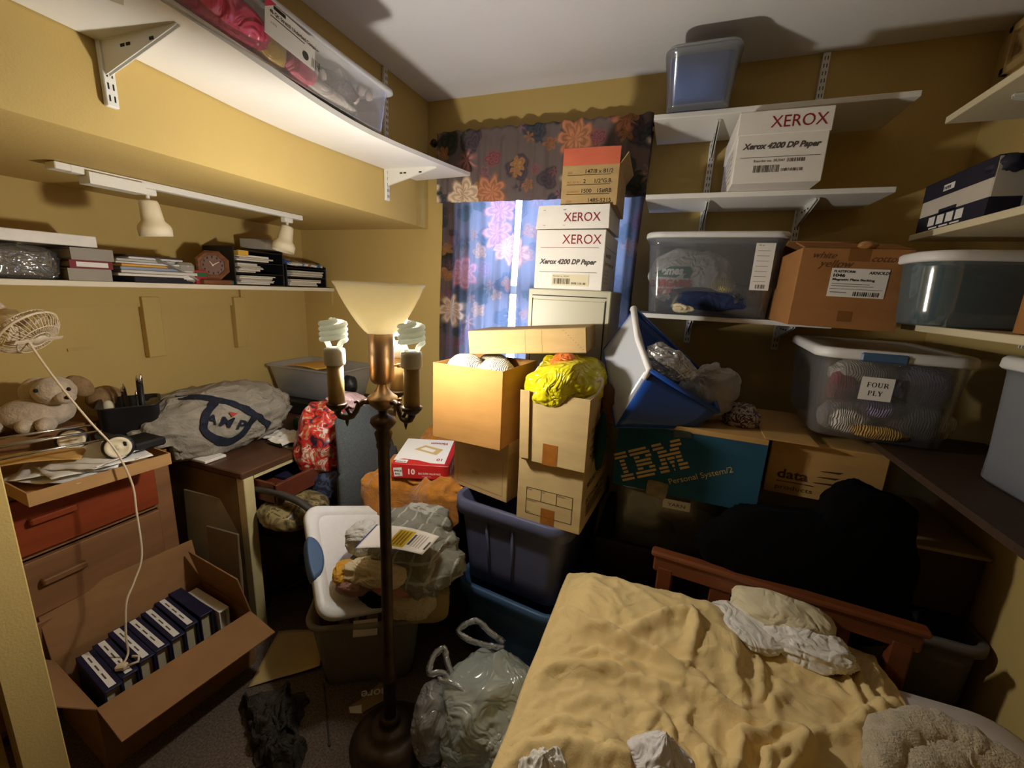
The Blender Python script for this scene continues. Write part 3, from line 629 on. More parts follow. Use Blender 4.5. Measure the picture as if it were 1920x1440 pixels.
for z0, z1, mm, out in ((.617, .800, M_drawer, .012), (.396, .590, M_draw2, .008), (.07, .372, M_draw2, .004)):
    d = MB().box((D-.004+out, W/2-.012, (z0+z1)/2), (.022, W-.10, z1-z0), b=.003).build('drawer', mm, t)
    MB().box((D+out+.018, W/2-.03, (z0+z1)/2+.02), (.024, .115, .022), b=.004).build('drawer_pull', mm, d)
M_deskw = mat('dark_desk_top', C(84, 56, 38), .4, .35, var=(5, .3), stretch=(4, .5, 1)); M_deskc = mat('cream_painted_wood', C(206, 190, 140), .55, .25, var=(8, .1))
M_desks = mat('brown_desk_side', C(128, 104, 70), .65, .2, var=(6, .25))
t = thing('desk', 'old desk with a dark top, cream corner post and one drawer pulled out', 'desk', (-2.21, 1.095, 0))
MB().box((.34, .50, .731), (.70, 1.02, .028), b=.004).build('desktop', M_deskw, t)
MB().box((.33, .010, .36), (.62, .02, .70)).build('side_panel', M_desks, t)
MB().box((.33, .99, .36), (.62, .02, .70)).build('side_panel', M_desks, t)
MB().box((.01, .5, .36), (.02, .94, .70)).build('back_panel', M_desks, t)
m = MB(); m.box((.665, .022, .357), (.045, .044, .714), b=.003); m.box((.665, .5, .706), (.03, .9, .016)); m.build('corner_post', M_deskc, t)
m = MB(); x0, x1, y0, y1, z0, z1 = .34, .785, .062, .46, .605, .688
m.box(((x0+x1)/2, y0, (z0+z1)/2), (x1-x0, .012, z1-z0)); m.box(((x0+x1)/2, y1, (z0+z1)/2), (x1-x0, .012, z1-z0)); m.box((x1, (y0+y1)/2, (z0+z1)/2), (.018, y1-y0+.012, z1-z0), b=.003); m.box(((x0+x1)/2, (y0+y1)/2, z0+.004), (x1-x0, y1-y0, .006)); m.box((x0+.006, (y0+y1)/2, (z0+z1)/2), (.012, y1-y0, z1-z0))
m.build('drawer', mat('mahogany', C(104, 52, 34), .45, .35, var=(8, .3)), t)
tag(MB().box((0, 0, 0), (.17, .10, .012), b=.002).build('notebook', mat('navy_cover', C(36, 36, 58), .5), loc=(-1.55, 1.36, .622)), 'dark notebook lying in the pulled out desk drawer', 'notebook')
for k, (x, y, w, h, c, lab) in enumerate(((-1.735, 1.075, .30, .60, C(150, 132, 100), 'tall pale board leaning on the side of the desk'), (-1.605, 1.058, .17, .50, C(118, 100, 76), 'shorter brown board leaning in front of the desk post'))):
    tag(MB().box((0, 0, h/2), (w, .008, h), b=.002).build('wood_board', mat('board_%d' % k, c, .8, .15, var=(6, .15)), loc=(x, y-.03*k, 0), rot=(math.radians(-2), 0, math.radians(3))), lab, 'board')
# ------------------------------------------------------------------ carton of volumes on the floor
t = thing('open_carton', 'open cardboard carton of dark blue volumes on the carpet', 'box', (-1.455, .530, 0), math.radians(83))
M_cart = card('book_carton_card', C(150, 112, 74), .08); w, d, h = .455, .335, .235; k = .005
m = MB(); m.box((w/2, k/2, h/2), (w, k, h)); m.box((w/2, d-k/2, h/2), (w, k, h)); m.box((k/2, d/2, h/2), (k, d-2*k, h)); m.box((w-k/2, d/2, h/2), (k, d-2*k, h)); m.box((w/2, d/2, k/2), (w-2*k, d-2*k, k)); m.build('body', M_cart, t)
F = lambda hx, hy, rz, rx, ww, ll: MB().box((0, 0, ll/2), (ww, k, ll), b=.001, M=Matrix.Translation((hx, hy, h)) @ Matrix.Rotation(math.radians(rz), 4, 'Z') @ Matrix.Rotation(math.radians(rx), 4, 'X')).build('flap', M_cart, t)
F(w/2, 0, 0, 100, w, .15); F(w/2, d, 0, -14, w, .19); F(w, d/2, 90, -12, d, .17); F(0, d/2, -90, 40, d, .14)
M_navy = mat('navy_cloth_binding', C(34, 34, 62), .55, .3, var=(30, .25)); M_pages = mat('page_edges', C(206, 192, 160), .9, .1, var=(60, .1))
def volume(name, label, loc, rz, cov, lab=True, hgt=.24, th=.044, ln=.235, tilt=0):
    """a book standing with its spine up"""
    t = thing(name, label, 'book', loc, (0, math.radians(tilt), math.radians(rz)), 'volumes in the open carton')
    m = MB(); m.box((0, -th/2+.002, hgt/2), (ln, .004, hgt)); m.box((0, th/2-.002, hgt/2), (ln, .004, hgt)); m.box((0, 0, hgt-.003), (ln, th, .007), b=.0025); m.build('cover', cov, t)
    MB().box((0, 0, hgt/2-.004), (ln-.034, th-.010, hgt-.030)).build('pages', M_pages, t)
    if lab:
        def pr(mm, O, U, V):
            for i in range(3): mm.rect(O, U, V, .03+.055*i, .006, .035, .004, 1)
        stick(t, 'spine_label', (-ln/2+.006, -.009, hgt+.0012), (1, 0, 0), (0, 1, 0), ln-.016, .018, pr, [PAPER, INKG])
    return t
LB = ('nearest the doorway', 'second from the doorway', 'third, under the cord plug', 'fourth, in the middle', 'fifth from the doorway', 'sixth, last with a white strip')
for i, (x, y, rz) in enumerate(((-1.585, .600, -9), (-1.60, .650, -9), (-1.612, .702, -8), (-1.615, .751, -8), (-1.612, .800, -9), (-1.63, .856, -9))):
    volume('bound_volume', 'dark blue volume with a white spine strip, %s' % LB[i], (x, y, .008), rz, M_navy, hgt=.248-.004*(i % 2))
volume('bound_volume', 'plain dark blue volume between the striped ones and the white book', (-1.63, .908, .008), -8, M_navy, lab=False, hgt=.25)
t = volume('white_book', 'white book open side up at the far end of the carton', (-1.6, .953, .008), -6, PAPER, lab=False, hgt=.235, th=.036, ln=.22)
# tray of papers on the dresser
t = thing('carton_tray', 'shallow cardboard tray of white papers on top of the dresser', 'tray', (-1.66, .555, .832), (0, 0, math.radians(86)))
M_trayc = card('tray_card', C(184, 142, 92), .08); w, d, h = .36, .33, .042
m = MB(); m.box((w/2, .002, h/2), (w, .004, h)); m.box((w/2, d-.002, h/2), (w, .004, h)); m.box((.002, d/2, h/2), (.004, d-.008, h)); m.box((w-.002, d/2, h/2), (.004, d-.008, h)); m.box((w/2, d/2, .002), (w-.008, d-.008, .004)); m.build('body', M_trayc, t)
for k in range(4):
    m = MB(); ph = k*1.7
    m.sheet(lambda u, v: ((u-.5)*.25, (v-.5)*.19, .004+.014*math.sin(u*4+ph)*v + .008*fbm(u*3, v*3, ph)), 14, 12, .0006)
    tag(m.build('paper_sheet', PAPER, loc=(-1.80-.03*(k % 2)+.02*k, .70+.03*k, .858+.011*k), rot=(0, 0, .4+k*.5)), 'loose white sheet in the cardboard tray on the dresser', 'paper', 'white sheets in the dresser tray')
tag(MB().sheet(lambda u, v: ((u-.5)*.22, (v-.5)*.12, .01*math.sin(u*3)), 10, 8, .0008).build('envelope', mat('buff_envelope', C(206, 160, 92), .8, .15), loc=(-1.86, .66, .905), rot=(0, .05, 1.0)), 'buff envelope on the far side of the dresser tray', 'envelope')
# ------------------------------------------------------------------ things on the dresser top
t, bd = carton('cardboard_box', 'low brown carton behind the paper tray under the plush toy', 'box', (-2.215, .42, .830), 0, .20, .50, .115, K_dark)
M_plush = mat('cream_plush', C(200, 182, 158), .95, .05, var=(40, .2), bump=(140, .9), sheen=.4); M_plush2 = mat('tan_plush', C(150, 122, 88), .95, .05, var=(40, .25), bump=(140, .9))
t = thing('plush_toy', 'cream plush animal with floppy ears lying against the alcove wall', 'plush toy', (-2.06, .775, .946), (0, 0, math.radians(-35)))
fz = lambda s: (lambda u: .035*fbm(u.x*3+s, u.y*3, u.z*3) + .018*nz(u.x*14, u.y*14, u.z*14+s))
MB().blob((0, -.02, .055), (.085, .10, .055), fz(1), 36, 26).build('body', M_plush, t)
hd = MB().blob((.02, .04, .135), (.062, .058, .05), fz(2), 36, 26).build('head', M_plush, t)
MB().blob((.07, .075, .118), (.03, .028, .022), fz(6), 20, 14).build('muzzle', M_plush, hd)
m = MB(); m.blob((.098, .088, .124), (.008, .009, .007), None, 12, 8); m.build('nose', INK, hd)
for a, b_ in ((.052, .008), (.062, .09)): MB().blob((a+.02, b_, .15), (.006, .006, .007), None, 10, 8).build('eye', INK, hd)
for s in (-1, 1): MB().blob((-.012, .04+.058*s, .140), (.026, .034, .046), fz(3+s), 22, 16, M=Matrix.Rotation(.7*s, 3, 'X')).build('ear', M_plush2 if s > 0 else M_plush, hd)
for i, (x, y, z) in enumerate(((.07, -.03, .03), (.08, .02, .03), (.05, -.11, .03))): MB().blob((x, y, z), (.05, .026, .026), fz(8+i), 20, 14).build('paw', M_plush, t)
tag(MB().blob((0, 0, 0), (.05, .06, .05), fz(21), 28, 20).build('plush_toy', M_plush2, loc=(-2.12, .98, 1.0)), 'small brown furry toy between the cream plush and the black caddy', 'plush toy')
MB_blk = mat('black_plastic', C(26, 25, 27), .45, .4)
t = thing('utensil_caddy', 'black plastic caddy with brushes standing up in it', 'caddy', (-1.97, .985, .832), (0, 0, math.radians(-30)))
m = MB(); m.loft([rrect(.15, .15, .02, 0), rrect(.17, .17, .025, .05), rrect(.20, .18, .03, .17), rrect(.21, .19, .03, .175), rrect(.19, .17, .02, .175), rrect(.15, .14, .02, .02)], 0, (True, True), True); m.build('body', MB_blk, t)
m = MB(); m.blob((-.08, -.07, .14), (.02, .02, .028), None, 14, 10); m.build('cap', M_cream, t)
MSTEEL = mat('chrome', C(190, 188, 184), .2, .5, 1.0)
for i, (x, y, hh, lean) in enumerate(((.02, .03, .275, .05), (.04, .04, .285, .10), (.055, .035, .28, .16), (-.02, .0, .235, -.3), (-.06, -.02, .215, -.05), (-.05, .02, .20, .02))):
    p = thing('brush', 'brush standing in the black caddy', 'brush', t.matrix_basis @ Vector((x, y, .05)), (0, lean*.5, 0), 'brushes in the black caddy')
    MB().tube([(0, 0, 0), (0, 0, hh-.075)], .005, 8).build('handle', MB_blk, p); MB().lathe([(.005, hh-.075), (.0055, hh-.06), (.003, hh-.052), (.0015, hh-.045)], 8).build('tip', MSTEEL, p)
# folded luggage cart
t = thing('luggage_cart', 'folded luggage cart of chrome rods with white hubbed wheels', 'cart', tuple(at(222, 838, 'X', -1.70)), (0, 0, 0))
for j, (x, y, s) in enumerate(((0, 0, 1), (-.20, -.03, .9))):
    T = Matrix.Translation((x, y, 0)) @ Matrix.Rotation(math.radians(-28), 4, 'Z') @ Matrix.Rotation(math.radians(78), 4, 'Y')
    wl = MB().lathe([(.030, -.014), (.040, -.012), (.043, -.005), (.043, .005), (.040, .012), (.030, .014)], 36, M=T).build('wheel', MB_blk, t)
    MB().lathe([(.002, .021), (.006, .021), (.007, .0175), (.022, .0165), (.025, .0195), (.033, .0195), (.035, .0148), (.035, -.0148), (.002, -.0148)], 36, M=T).build('hub', M_cream, wl)
m = MB()
for i, (za, ya) in enumerate(((.02, .0), (.045, .01), (.062, .02), (.03, -.03))):
    m.tube([(-.05-.03*i, .0, za), (-.06-.035*i, -.12, za+.008), (-.08-.03*i, -.40, za+.02+.004*i)], .004, 8)
m.tube([(-.08, -.40, .04), (-.12, -.41, .05), (-.17, -.40, .062)], .004, 8)
m.build('frame_rods', MSTEEL, t)
m = MB(); m.box((-.06, .02, .012), (.17, .03, .02), b=.004, M=None); m.box((-.05, .09, -.02), (.12, .10, .03), b=.006); m.build('base_plate', MB_blk, t)
# ------------------------------------------------------------------ grey duffel on the desk
M_duf = mat('grey_canvas', C(150, 142, 128), .9, .1, var=(14, .18), bump=(160, .5)); M_strap = mat('navy_webbing', C(36, 40, 52), .8, .15, bump=(200, .3))
DUF = MB()
def ddisp(u): return -.10*max(0, u.z)*sm(.1, .9, abs(u.y)) + .06*fbm(u.x*2+3, u.y*2.6, u.z*2) + .075*(ridge(u.x*2.2+u.z*1.2, u.y*3.4, u.z*2.5+4)-.3) + .035*(ridge(u.x*5, u.y*6, u.z*5)-.3)
RD = Matrix.Rotation(math.radians(-14), 3, 'Z') @ Matrix.Rotation(math.radians(6), 3, 'X')
DUF.blob((-1.93, 1.235, .862), (.19, .355, .150), ddisp, 110, 70, p=2.5, M=RD, zmin=.747)
DUF.v = [(a, b, max(c, .833) if b < 1.03 else c) for a, b, c in DUF.v]
t = tag(DUF.build('duffel_bag', M_duf), 'slumped grey canvas duffel bag with dark handles on the desk', 'bag')
DO = at(425, 788, 'X', -1.74); DU = (at(468, 803, 'X', -1.72) - at(382, 778, 'X', -1.76)).normalized(); DV = (Vector((-.45, .05, .9)) - DU*DU.dot(Vector((-.45, .05, .9)))).normalized()
def webbing(name, pts, w, lift=.010):
    N = len(pts); P = []
    for i, (x, y) in enumerate(pts):
        a = pts[max(0, i-1)]; b_ = pts[min(N-1, i+1)]; tx, ty = b_[0]-a[0], b_[1]-a[1]; L = math.hypot(tx, ty) or 1; nx, ny = -ty/L*w/2, tx/L*w/2; P += [(x+nx, y+ny), (x-nx, y-ny)]
    Q = drape(DUF, P, DO, DU, DV, lift); Nn = Vector(DU).cross(DV); m = MB(); loops = []
    for i in range(N): a, b_ = Q[2*i], Q[2*i+1]; loops.append([a, b_, b_-Nn*.003, a-Nn*.003])
    m.loft(loops, 0, (True, True)); return m.build(name, M_strap, t)
def curve(ps, n=10):
    out = []
    for i in range(len(ps)-1):
        p0 = ps[max(0, i-1)]; p1 = ps[i]; p2 = ps[i+1]; p3 = ps[min(len(ps)-1, i+2)]
        for k in range(n):
            s = k/n; out.append(tuple(.5*((2*b)+(-a+c)*s+(2*a-5*b+4*c-d)*s*s+(-a+3*b-3*c+d)*s**3) for a, b, c, d in zip(p0, p1, p2, p3)))
    return out + [ps[-1]]
webbing('handle', curve([(-.055, .080), (-.072, .03), (-.078, -.02), (-.055, -.062), (.0, -.078), (.055, -.070), (.085, -.03), (.095, .02), (.105, .055)]), .028)
webbing('handle', curve([(-.16, .085), (-.09, .09), (-.03, .082), (.05, .062), (.13, .045), (.20, .035)]), .030, .008)
def logo():
    m = MB()
    for s, x in (('A', -.064), ('M', -.020), ('P', .038)):
        vs, fs = glyphs(s, .03, 0); P = drape(DUF, [(x*1.15 + v.x*.062, -.026 + v.y*.052) for v in vs], DO, DU, DV, .010); m.add(P, fs, 0)
    m.add(drape(DUF, [(-.008, .031), (.024, .031), (.008, .010)], DO, DU, DV, .013), [(2, 1, 0)], 1)
    return m.build('logo', [M_strap, mat('logo_red', C(160, 58, 48), .8)], t)
logo()
tag(MB().blob((-2.0, .99, .80), (.10, .09, .05), fz(31), 30, 20, zmin=.747).build('red_cloth', mat('red_cloth', C(122, 44, 42), .9, .1, var=(8, .4))), 'dark red cloth tucked between the caddy and the duffel bag', 'cloth')
tag(MB().box((-1.79, 1.13, .752), (.13, .09, .012), b=.002).build('pamphlet', PAPER), 'white pamphlet on the near edge of the desk', 'pamphlet')
tag(MB().sheet(lambda u, v: (-1.72+.27*u, 1.36+.20*v, .752 - .02*u*u), 8, 8, .002).build('folder', mat('grey_green_folder', C(128, 124, 98), .8, .15), rot=None), 'grey green folder sticking out from under the duffel bag', 'folder')
# clear bin with papers on a black case, in the back corner of the desk
M_bin = plastic_film('frosted_bin', (.92, .94, .97), clear=.60, haze=.55); M_binc = plastic_film('clear_bin', (.86, .88, .92), clear=.72, haze=.5, rough=.12)
tag(MB().box((-1.93, 1.93, .789), (.50, .34, .082), b=.01).build('black_case', MB_blk), 'flat black case under the clear bin of papers', 'case')
t, bb = tub('clear_bin', 'frosted bin of papers in the corner of the desk', (-1.93, 1.94, .832), 0, .52, .33, .19, M_bin, tw=.86, r=.04, lip=.012, liph=.012)
tag(MB().blob((-1.93, 1.94, .90), (.19, .11, .06), fz(40), 30, 20, p=3).build('paper_bundle', mat('blue_bundle', C(84, 112, 168), .8, .1, var=(9, .35))), 'bundle of blue and white papers inside the frosted bin', 'papers')
tag(MB().sheet(lambda u, v: (-2.10+.25*u+.03*v, 1.82+.2*v, 1.012+.012*math.sin(3*u)), 10, 8, .001).build('envelope', mat('gold_envelope', C(214, 166, 84), .75, .15)), 'gold envelope lying on top of the frosted bin', 'envelope')
M_game = bpy.data.materials.new('game_print'); M_game.use_nodes = True
def patchy(m, scale, cols, rough=.5, dist=1.2):
    m.use_nodes = True; nt = m.node_tree; N = nt.nodes; L = nt.links; p = N['Principled BSDF']; tc = N.new('ShaderNodeTexCoord'); n = N.new('ShaderNodeTexNoise'); n.inputs['Scale'].default_value = scale; n.inputs['Detail'].default_value = 3; n.inputs['Distortion'].default_value = dist
    r = N.new('ShaderNodeValToRGB'); r.color_ramp.interpolation = 'CONSTANT'
    while len(r.color_ramp.elements) < len(cols): r.color_ramp.elements.new(.5)
    for i, c in enumerate(cols): r.color_ramp.elements[i].position = .28+.44*i/len(cols) if i else 0; r.color_ramp.elements[i].color = (*c, 1)
    L.new(tc.outputs['Object'], n.inputs[0]); L.new(n.outputs[0], r.inputs[0]); L.new(r.outputs[0], p.inputs['Base Color']); p.inputs['Roughness'].default_value = rough; return m
patchy(M_game, 22, [C(40, 30, 60), C(150, 130, 60), C(90, 40, 50), C(60, 80, 110), C(190, 160, 80)])
t = thing('game_box', 'board game box with a busy picture top and green side', 'game box', (-1.63, 1.70, .747), math.radians(-6))
m = MB().box((0, 0, .026), (.30, .26, .052), b=.002); bd = m.build('body', mat('green_card', C(70, 122, 66), .5), t)
MB().box((0, 0, .0535), (.29, .25, .002)).build('lid_picture', M_game, t)
over(bd, [PAPER], lambda m: m.text('GAME', .03, (.1506, -.10, .012), U=FY, V=FZ, m=0, bold=.02))
# red shopping bag squeezed between chair and desk
M_redbag = patchy(bpy.data.materials.new('red_printed_bag'), 24, [C(60, 26, 34), C(38, 40, 66), C(150, 40, 36), C(196, 46, 40), C(170, 120, 84), C(214, 190, 180), C(190, 40, 38)], .28)
def rdisp(u): return .10*(ridge(u.x*1.5, u.y*1.5+2, u.z*1.5)-.3) + .10*fbm(u.x*1.4, u.y*1.4, u.z*1.4+9)
m = MB(); m.blob((-1.45, 1.47, .77), (.125, .15, .19), rdisp, 70, 50)
rb = tag(m.build('shopping_bag', M_redbag), 'crumpled red printed shopping bag between the chair and the desk', 'bag')
m = MB(); m.blob((-1.42, 1.60, .93), (.085, .13, .05), rdisp, 40, 26, M=Matrix.Rotation(-.4, 3, 'X')); m.build('bag_mouth', mat('pink_white_film', C(226, 190, 190), .25, .5, var=(9, .2)), rb)
# ------------------------------------------------------------------ alcove shelf load
ZB = 1.468
def stack_box(name, label, cat, x0, y0, z0, w, d, h, m_, rz=0, b=.002, group=None):
    return tag(MB().box((0, 0, h/2), (d, w, h), b=b).build(name, m_, loc=(x0-d/2, y0+w/2, z0), rot=(0, 0, math.radians(rz))), label, cat, group)
XF = -2.0
M_gcard = mat('grey_binder', C(158, 150, 138), .7, .2, var=(12, .06)); M_maroon = mat('maroon_binder', C(122, 44, 50), .6, .25)
for i, (mm, hh, lab, z) in enumerate(((M_gcard, .042, 'grey ring binder at the bottom of the binder stack', 0), (M_maroon, .028, 'maroon ring binder with a white spine label', .043), (M_gcard, .042, 'grey ring binder on top of the maroon one', .072))):
    t = thing('ring_binder', lab, 'binder', (XF-.10, .885+.006*i, ZB+z), math.radians(-1+i)); 
    m = MB(); m.box((0, .06, .002), (.20, .125, .004)); m.box((0, .06, hh-.002), (.20, .125, .004)); m.box((.099, .06, hh/2), (.004, .125, hh)); m.build('cover', mm, t)
    MB().box((-.004, .06, hh/2), (.185, .115, hh-.010)).build('pages', M_pages, t)
    if i == 1: MB().box((.1015, .062, hh/2), (.0012, .092, .017)).build('spine_label', PAPER, t)
stack_box('long_box', 'long white box with a shiny front lying on the binder stack', 'box', XF+.01, .70, ZB+.118, .275, .20, .038, mat('glossy_white', C(236, 232, 224), .22, .5, var=(30, .05)), rz=-4)
t = thing('wrapped_case', 'dark case wrapped in clear film beside the binders', 'case', (XF-.10, .60, ZB))
MB().box((0, .13, .05), (.18, .26, .10), b=.012).build('case_body', mat('dark_green_case', C(66, 62, 48), .5, .4, var=(9, .3)), t)
m = MB(); m.blob((0, .13, .05), (.115, .15, .062), lambda u: .05*(ridge(u.x*4, u.y*4, u.z*4)-.3), 50, 30, p=4, zmin=-.049+.05); m.build('film_wrap', plastic_film('crinkle_film', (.9, .9, .92), clear=.86, haze=.5, rough=.1, gloss=.6), t)
stack_box('paper_stack', 'loose heap of papers at the doorway end of the alcove shelf', 'papers', XF-.01, .34, ZB, .24, .19, .115, mat('paper_pile', C(176, 156, 128), .85, .1, var=(30, .25), stretch=(1, 1, 9)))
R = random.Random(5)
cols = [(C(40, 38, 44), .022), (C(222, 216, 206), .010), (C(206, 200, 192), .012), (C(150, 160, 176), .012), (C(226, 164, 72), .009), (C(222, 218, 210), .008), (C(190, 186, 180), .010), (C(232, 228, 220), .008), (C(70, 50, 40), .006)]
NM = ('black paper tray', 'thick white magazine', 'pale grey magazine', 'blue grey magazine', 'orange envelope', 'white leaflet', 'light grey booklet', 'white pad', 'dark brown booklet')
z = ZB
for i, (c, hh) in enumerate(cols):
    w = R.uniform(.20, .27); stack_box('magazine' if i not in (0, 4) else ('paper_tray' if i == 0 else 'envelope'), '%s in the mixed pile right of the binders' % NM[i], 'magazine' if i not in (0, 4) else ('tray' if i == 0 else 'envelope'), XF+.005+R.uniform(-.03, .015), 1.03+R.uniform(-.01, .03), z, w, .20, hh, mat('pile_%d' % i, c, .6, .25), rz=R.uniform(-9, 9), group=None); z += hh+.001
m = MB(); m.sheet(lambda u, v: (XF-.16+.17*u, 1.16+.16*v, ZB+.075-.055*v+.03*u*(1-v)+.012*fbm(u*4, v*4)), 14, 12, .003)
tag(m.build('newspaper', mat('grey_newsprint', C(166, 160, 152), .9, .1, var=(40, .2))), 'crumpled grey newspaper sliding off the mixed pile', 'newspaper')
t = thing('card_reader', 'grey plastic desk gadget left of the octagonal clock', 'gadget', (XF-.05, 1.285, ZB), 0)
m = MB(); m.box((0, 0, .045), (.09, .075, .09), b=.012); m.build('body', M_gcard, t); MB().box((.046, 0, .035), (.002, .04, .035)).build('front_plate', PAPER, t)
t = thing('small_box', 'little green and red box beside the octagonal clock', 'box', (XF-.05, 1.345, ZB), 0)
MB().box((0, 0, .03), (.08, .05, .06), b=.001).build('body', mat('red_card', C(164, 44, 48), .5), t); m = MB(); m.box((.0408, 0, .042), (.001, .046, .018)); m.build('green_band', mat('green_band', C(40, 100, 60), .5), t)
# octagonal clock on a plaque
M_oak = mat('walnut_wood', C(124, 80, 52), .4, .35, var=(14, .3), stretch=(1, 1, 4))
pq = thing('wood_plaque', 'flat wooden plaque with a teal end under the clock', 'plaque', (XF-.04, 1.405, ZB), math.radians(6))
MB().box((0, 0, .011), (.10, .145, .022), b=.004).build('body', M_oak, pq); MB().box((0, .0785, .011), (.09, .014, .02), b=.003).build('end_block', mat('teal_felt', C(44, 96, 96), .8), pq)
t = thing('desk_clock', 'octagonal wooden clock on the alcove shelf', 'clock', (XF-.01, 1.40, ZB+.0225), (0, 0, math.radians(-28)))
T = Matrix.Translation((0, 0, .064)) @ Matrix.Rotation(math.radians(90), 4, 'Y') @ Matrix.Rotation(math.radians(22.5), 4, 'Z')
MB().lathe([(.050, -.022), (.066, -.02), (.069, -.012), (.069, .010), (.060, .018), (.050, .014), (.046, .010)], 8, M=T, smooth=False).build('case', M_oak, t)
MB().lathe([(.046, .008), (.046, .0105)], 32, M=T).build('dial', mat('brown_dial', C(104, 68, 46), .5, .3), t)
m = MB()
for k in range(12):
    a = k*math.pi/6; c = Vector((.0115, 0, .064)) + Vector((0, .036*math.sin(a), .036*math.cos(a))); m.box(c, (.002, .004, .009), M=None)
m.build('hour_marks', INK, t)
m = MB()
for a, l in ((1.0, .030), (-.6, .020)): m.prism([Vector((.0125, 0, .064)) + Vector((0, x*math.cos(a)+y*math.sin(a), -x*math.sin(a)+y*math.cos(a))) for x, y in ((-.002, -.004), (.002, -.004), (.0008, l), (-.0008, l))], (.001, 0, 0))
m.build('hands', M_cream, t)
# black letter trays
def letter_tray(label, y0, W, H, levels, name='letter_tray'):
    t = thing(name, label, 'letter tray', (XF-.22, y0, ZB)); m = MB(); D = .21
    m.box((D/2, .003, H/2), (D, .006, H), b=.001); m.box((D/2, W-.003, H/2), (D, .006, H), b=.001); m.box((.003, W/2, H/2), (.006, W-.012, H))
    for k in range(levels): m.box((D/2, W/2, .003+k*(H-.02)/max(1, levels-1)), (D-.004, W-.012, .005))
    m.build('rack', MB_blk, t)
letter_tray('tall black letter tray rack behind the right track lamp', 1.505, .285, .185, 4)
letter_tray('low black letter tray rack at the window end of the shelf', 1.805, .29, .12, 3)
R = random.Random(9)
def papers(y0, W, zb, zt, lab, grp, cols):
    z = zb; i = 0
    while z < zt:
        hh = R.uniform(.004, .011); c = cols[i % len(cols)]
        stack_box('paper_sheaf', lab, 'papers', XF+R.uniform(-.012, .012), y0+R.uniform(0, .02), z, W-R.uniform(.03, .07), .18, hh, mat('sheaf_%d' % (hash(str(c)) % 9973), c, .85, .1), rz=R.uniform(-3, 3), group=grp); z += hh+.0008; i += 1
WH = [C(222, 214, 198), C(206, 198, 184), C(230, 224, 212), C(190, 180, 160)]
papers(1.515, .24, ZB+.006, ZB+.045, 'sheaf on the bottom level of the tall black rack', 'sheaves on the rack bottom', WH)
papers(1.515, .16, ZB+.064, ZB+.10, 'sheaf on the middle level of the tall black rack', 'sheaves in the rack middle', WH)
papers(1.515, .24, ZB+.119, ZB+.14, 'sheaf on the upper level of the tall black rack', 'sheaves in the rack top', WH)
papers(1.815, .26, ZB+.006, ZB+.04, 'sheaf on the bottom level of the low black rack', 'sheaves in the low rack bottom', WH + [C(66, 60, 110)])
papers(1.815, .27, ZB+.058, ZB+.085, 'sheaf on the middle level of the low black rack', 'sheaves in the low rack middle', WH)
stack_box('note_pad', 'yellow and white note pad on the tall black rack', 'note pad', XF, 1.525, ZB+.142, .055, .12, .026, mat('yellow_pad', C(224, 178, 70), .7))
t = stack_box('photo_box', 'grey box with a photograph on top of the tall black rack', 'box', XF-.02, 1.66, ZB+.186, .13, .14, .05, M_gcard, rz=20)
m = MB(); m.sheet(lambda u, v: (XF-.20+.22*u, 1.80+.24*v, ZB+.124+.03*math.sin(u*3)*(1-v*.6)+.01*fbm(u*4, v*3)), 14, 14, .012)
tag(m.build('magazine', patchy(bpy.data.materials.new('blue_cover'), 12, [C(40, 90, 150), C(70, 120, 170), C(210, 206, 204), C(160, 110, 60), C(220, 216, 214)])), 'blue and white magazine flopped over the low black rack', 'magazine')
# ------------------------------------------------------------------ clip fan and its cord
M_fan = mat('ivory_plastic', C(216, 198, 168), .45, .35)
FO = at(52, 622, 'X', -1.82); FN = (ROT.col[0]*.72 + ROT.col[1]*.23 - ROT.col[2]*.65).normalized()
FRQ = FN.to_track_quat('Z', 'X').to_euler()
t = thing('clip_fan', 'ivory clip fan hanging from the alcove shelf edge', 'fan', FO, FRQ)
# cage: axis along local z, centre at the origin
m = MB(); R0 = .080
for k in range(44):
    a = 2*math.pi*k/44; c, s = math.cos(a), math.sin(a)
    m.tube([(c*.018, s*.018, .036), (c*.055, s*.055, .033), (c*.073, s*.073, .018), (c*R0, s*R0, 0), (c*.073, s*.073, -.018), (c*.04, s*.04, -.03)], .0011, 5)
for r_, z_ in ((R0, 0), (.055, .033), (.073, -.018), (.03, .036)): m.tube([(r_*math.cos(a), r_*math.sin(a), z_) for a in (2*math.pi*k/40 for k in range(41))], .0018 if r_ < R0 else .004, 6)
m.lathe([(.001, .040), (.017, .040), (.019, .036), (.018, .033), (.001, .033)], 20); m.box((0, 0, .037), (.012, .150, .003), b=.001)
m.build('cage', M_fan, t)
m = MB()
for k in range(4):
    a = k*math.pi/2; M4 = Matrix.Rotation(a, 4, 'Z'); m.sheet(lambda u, v: M4 @ Vector((.012+.050*u, (v-.5)*(.02+.04*u), .006+.02*(v-.5))), 6, 6, .0015)
m.build('blades', M_fan, t)
MB().lathe([(.001, -.078), (.022, -.076), (.030, -.066), (.032, -.045), (.032, -.03), (.012, -.028)], 24).build('motor_housing', M_fan, t)
tl_ = t.matrix_basis.inverted()
SP = Vector((-1.965, .655, 1.455))
m = MB(); a = tl_ @ Vector((SP.x+.02, SP.y, SP.z-.045)); b_ = Vector((0, 0, -.055)); m.tube([a, a.lerp(b_, .5), b_], [.016, .018, .016], 12); m.build('neck', M_fan, t)
m = MB(); MI = tl_.to_3x3().to_4x4(); MI.translation = tl_ @ SP
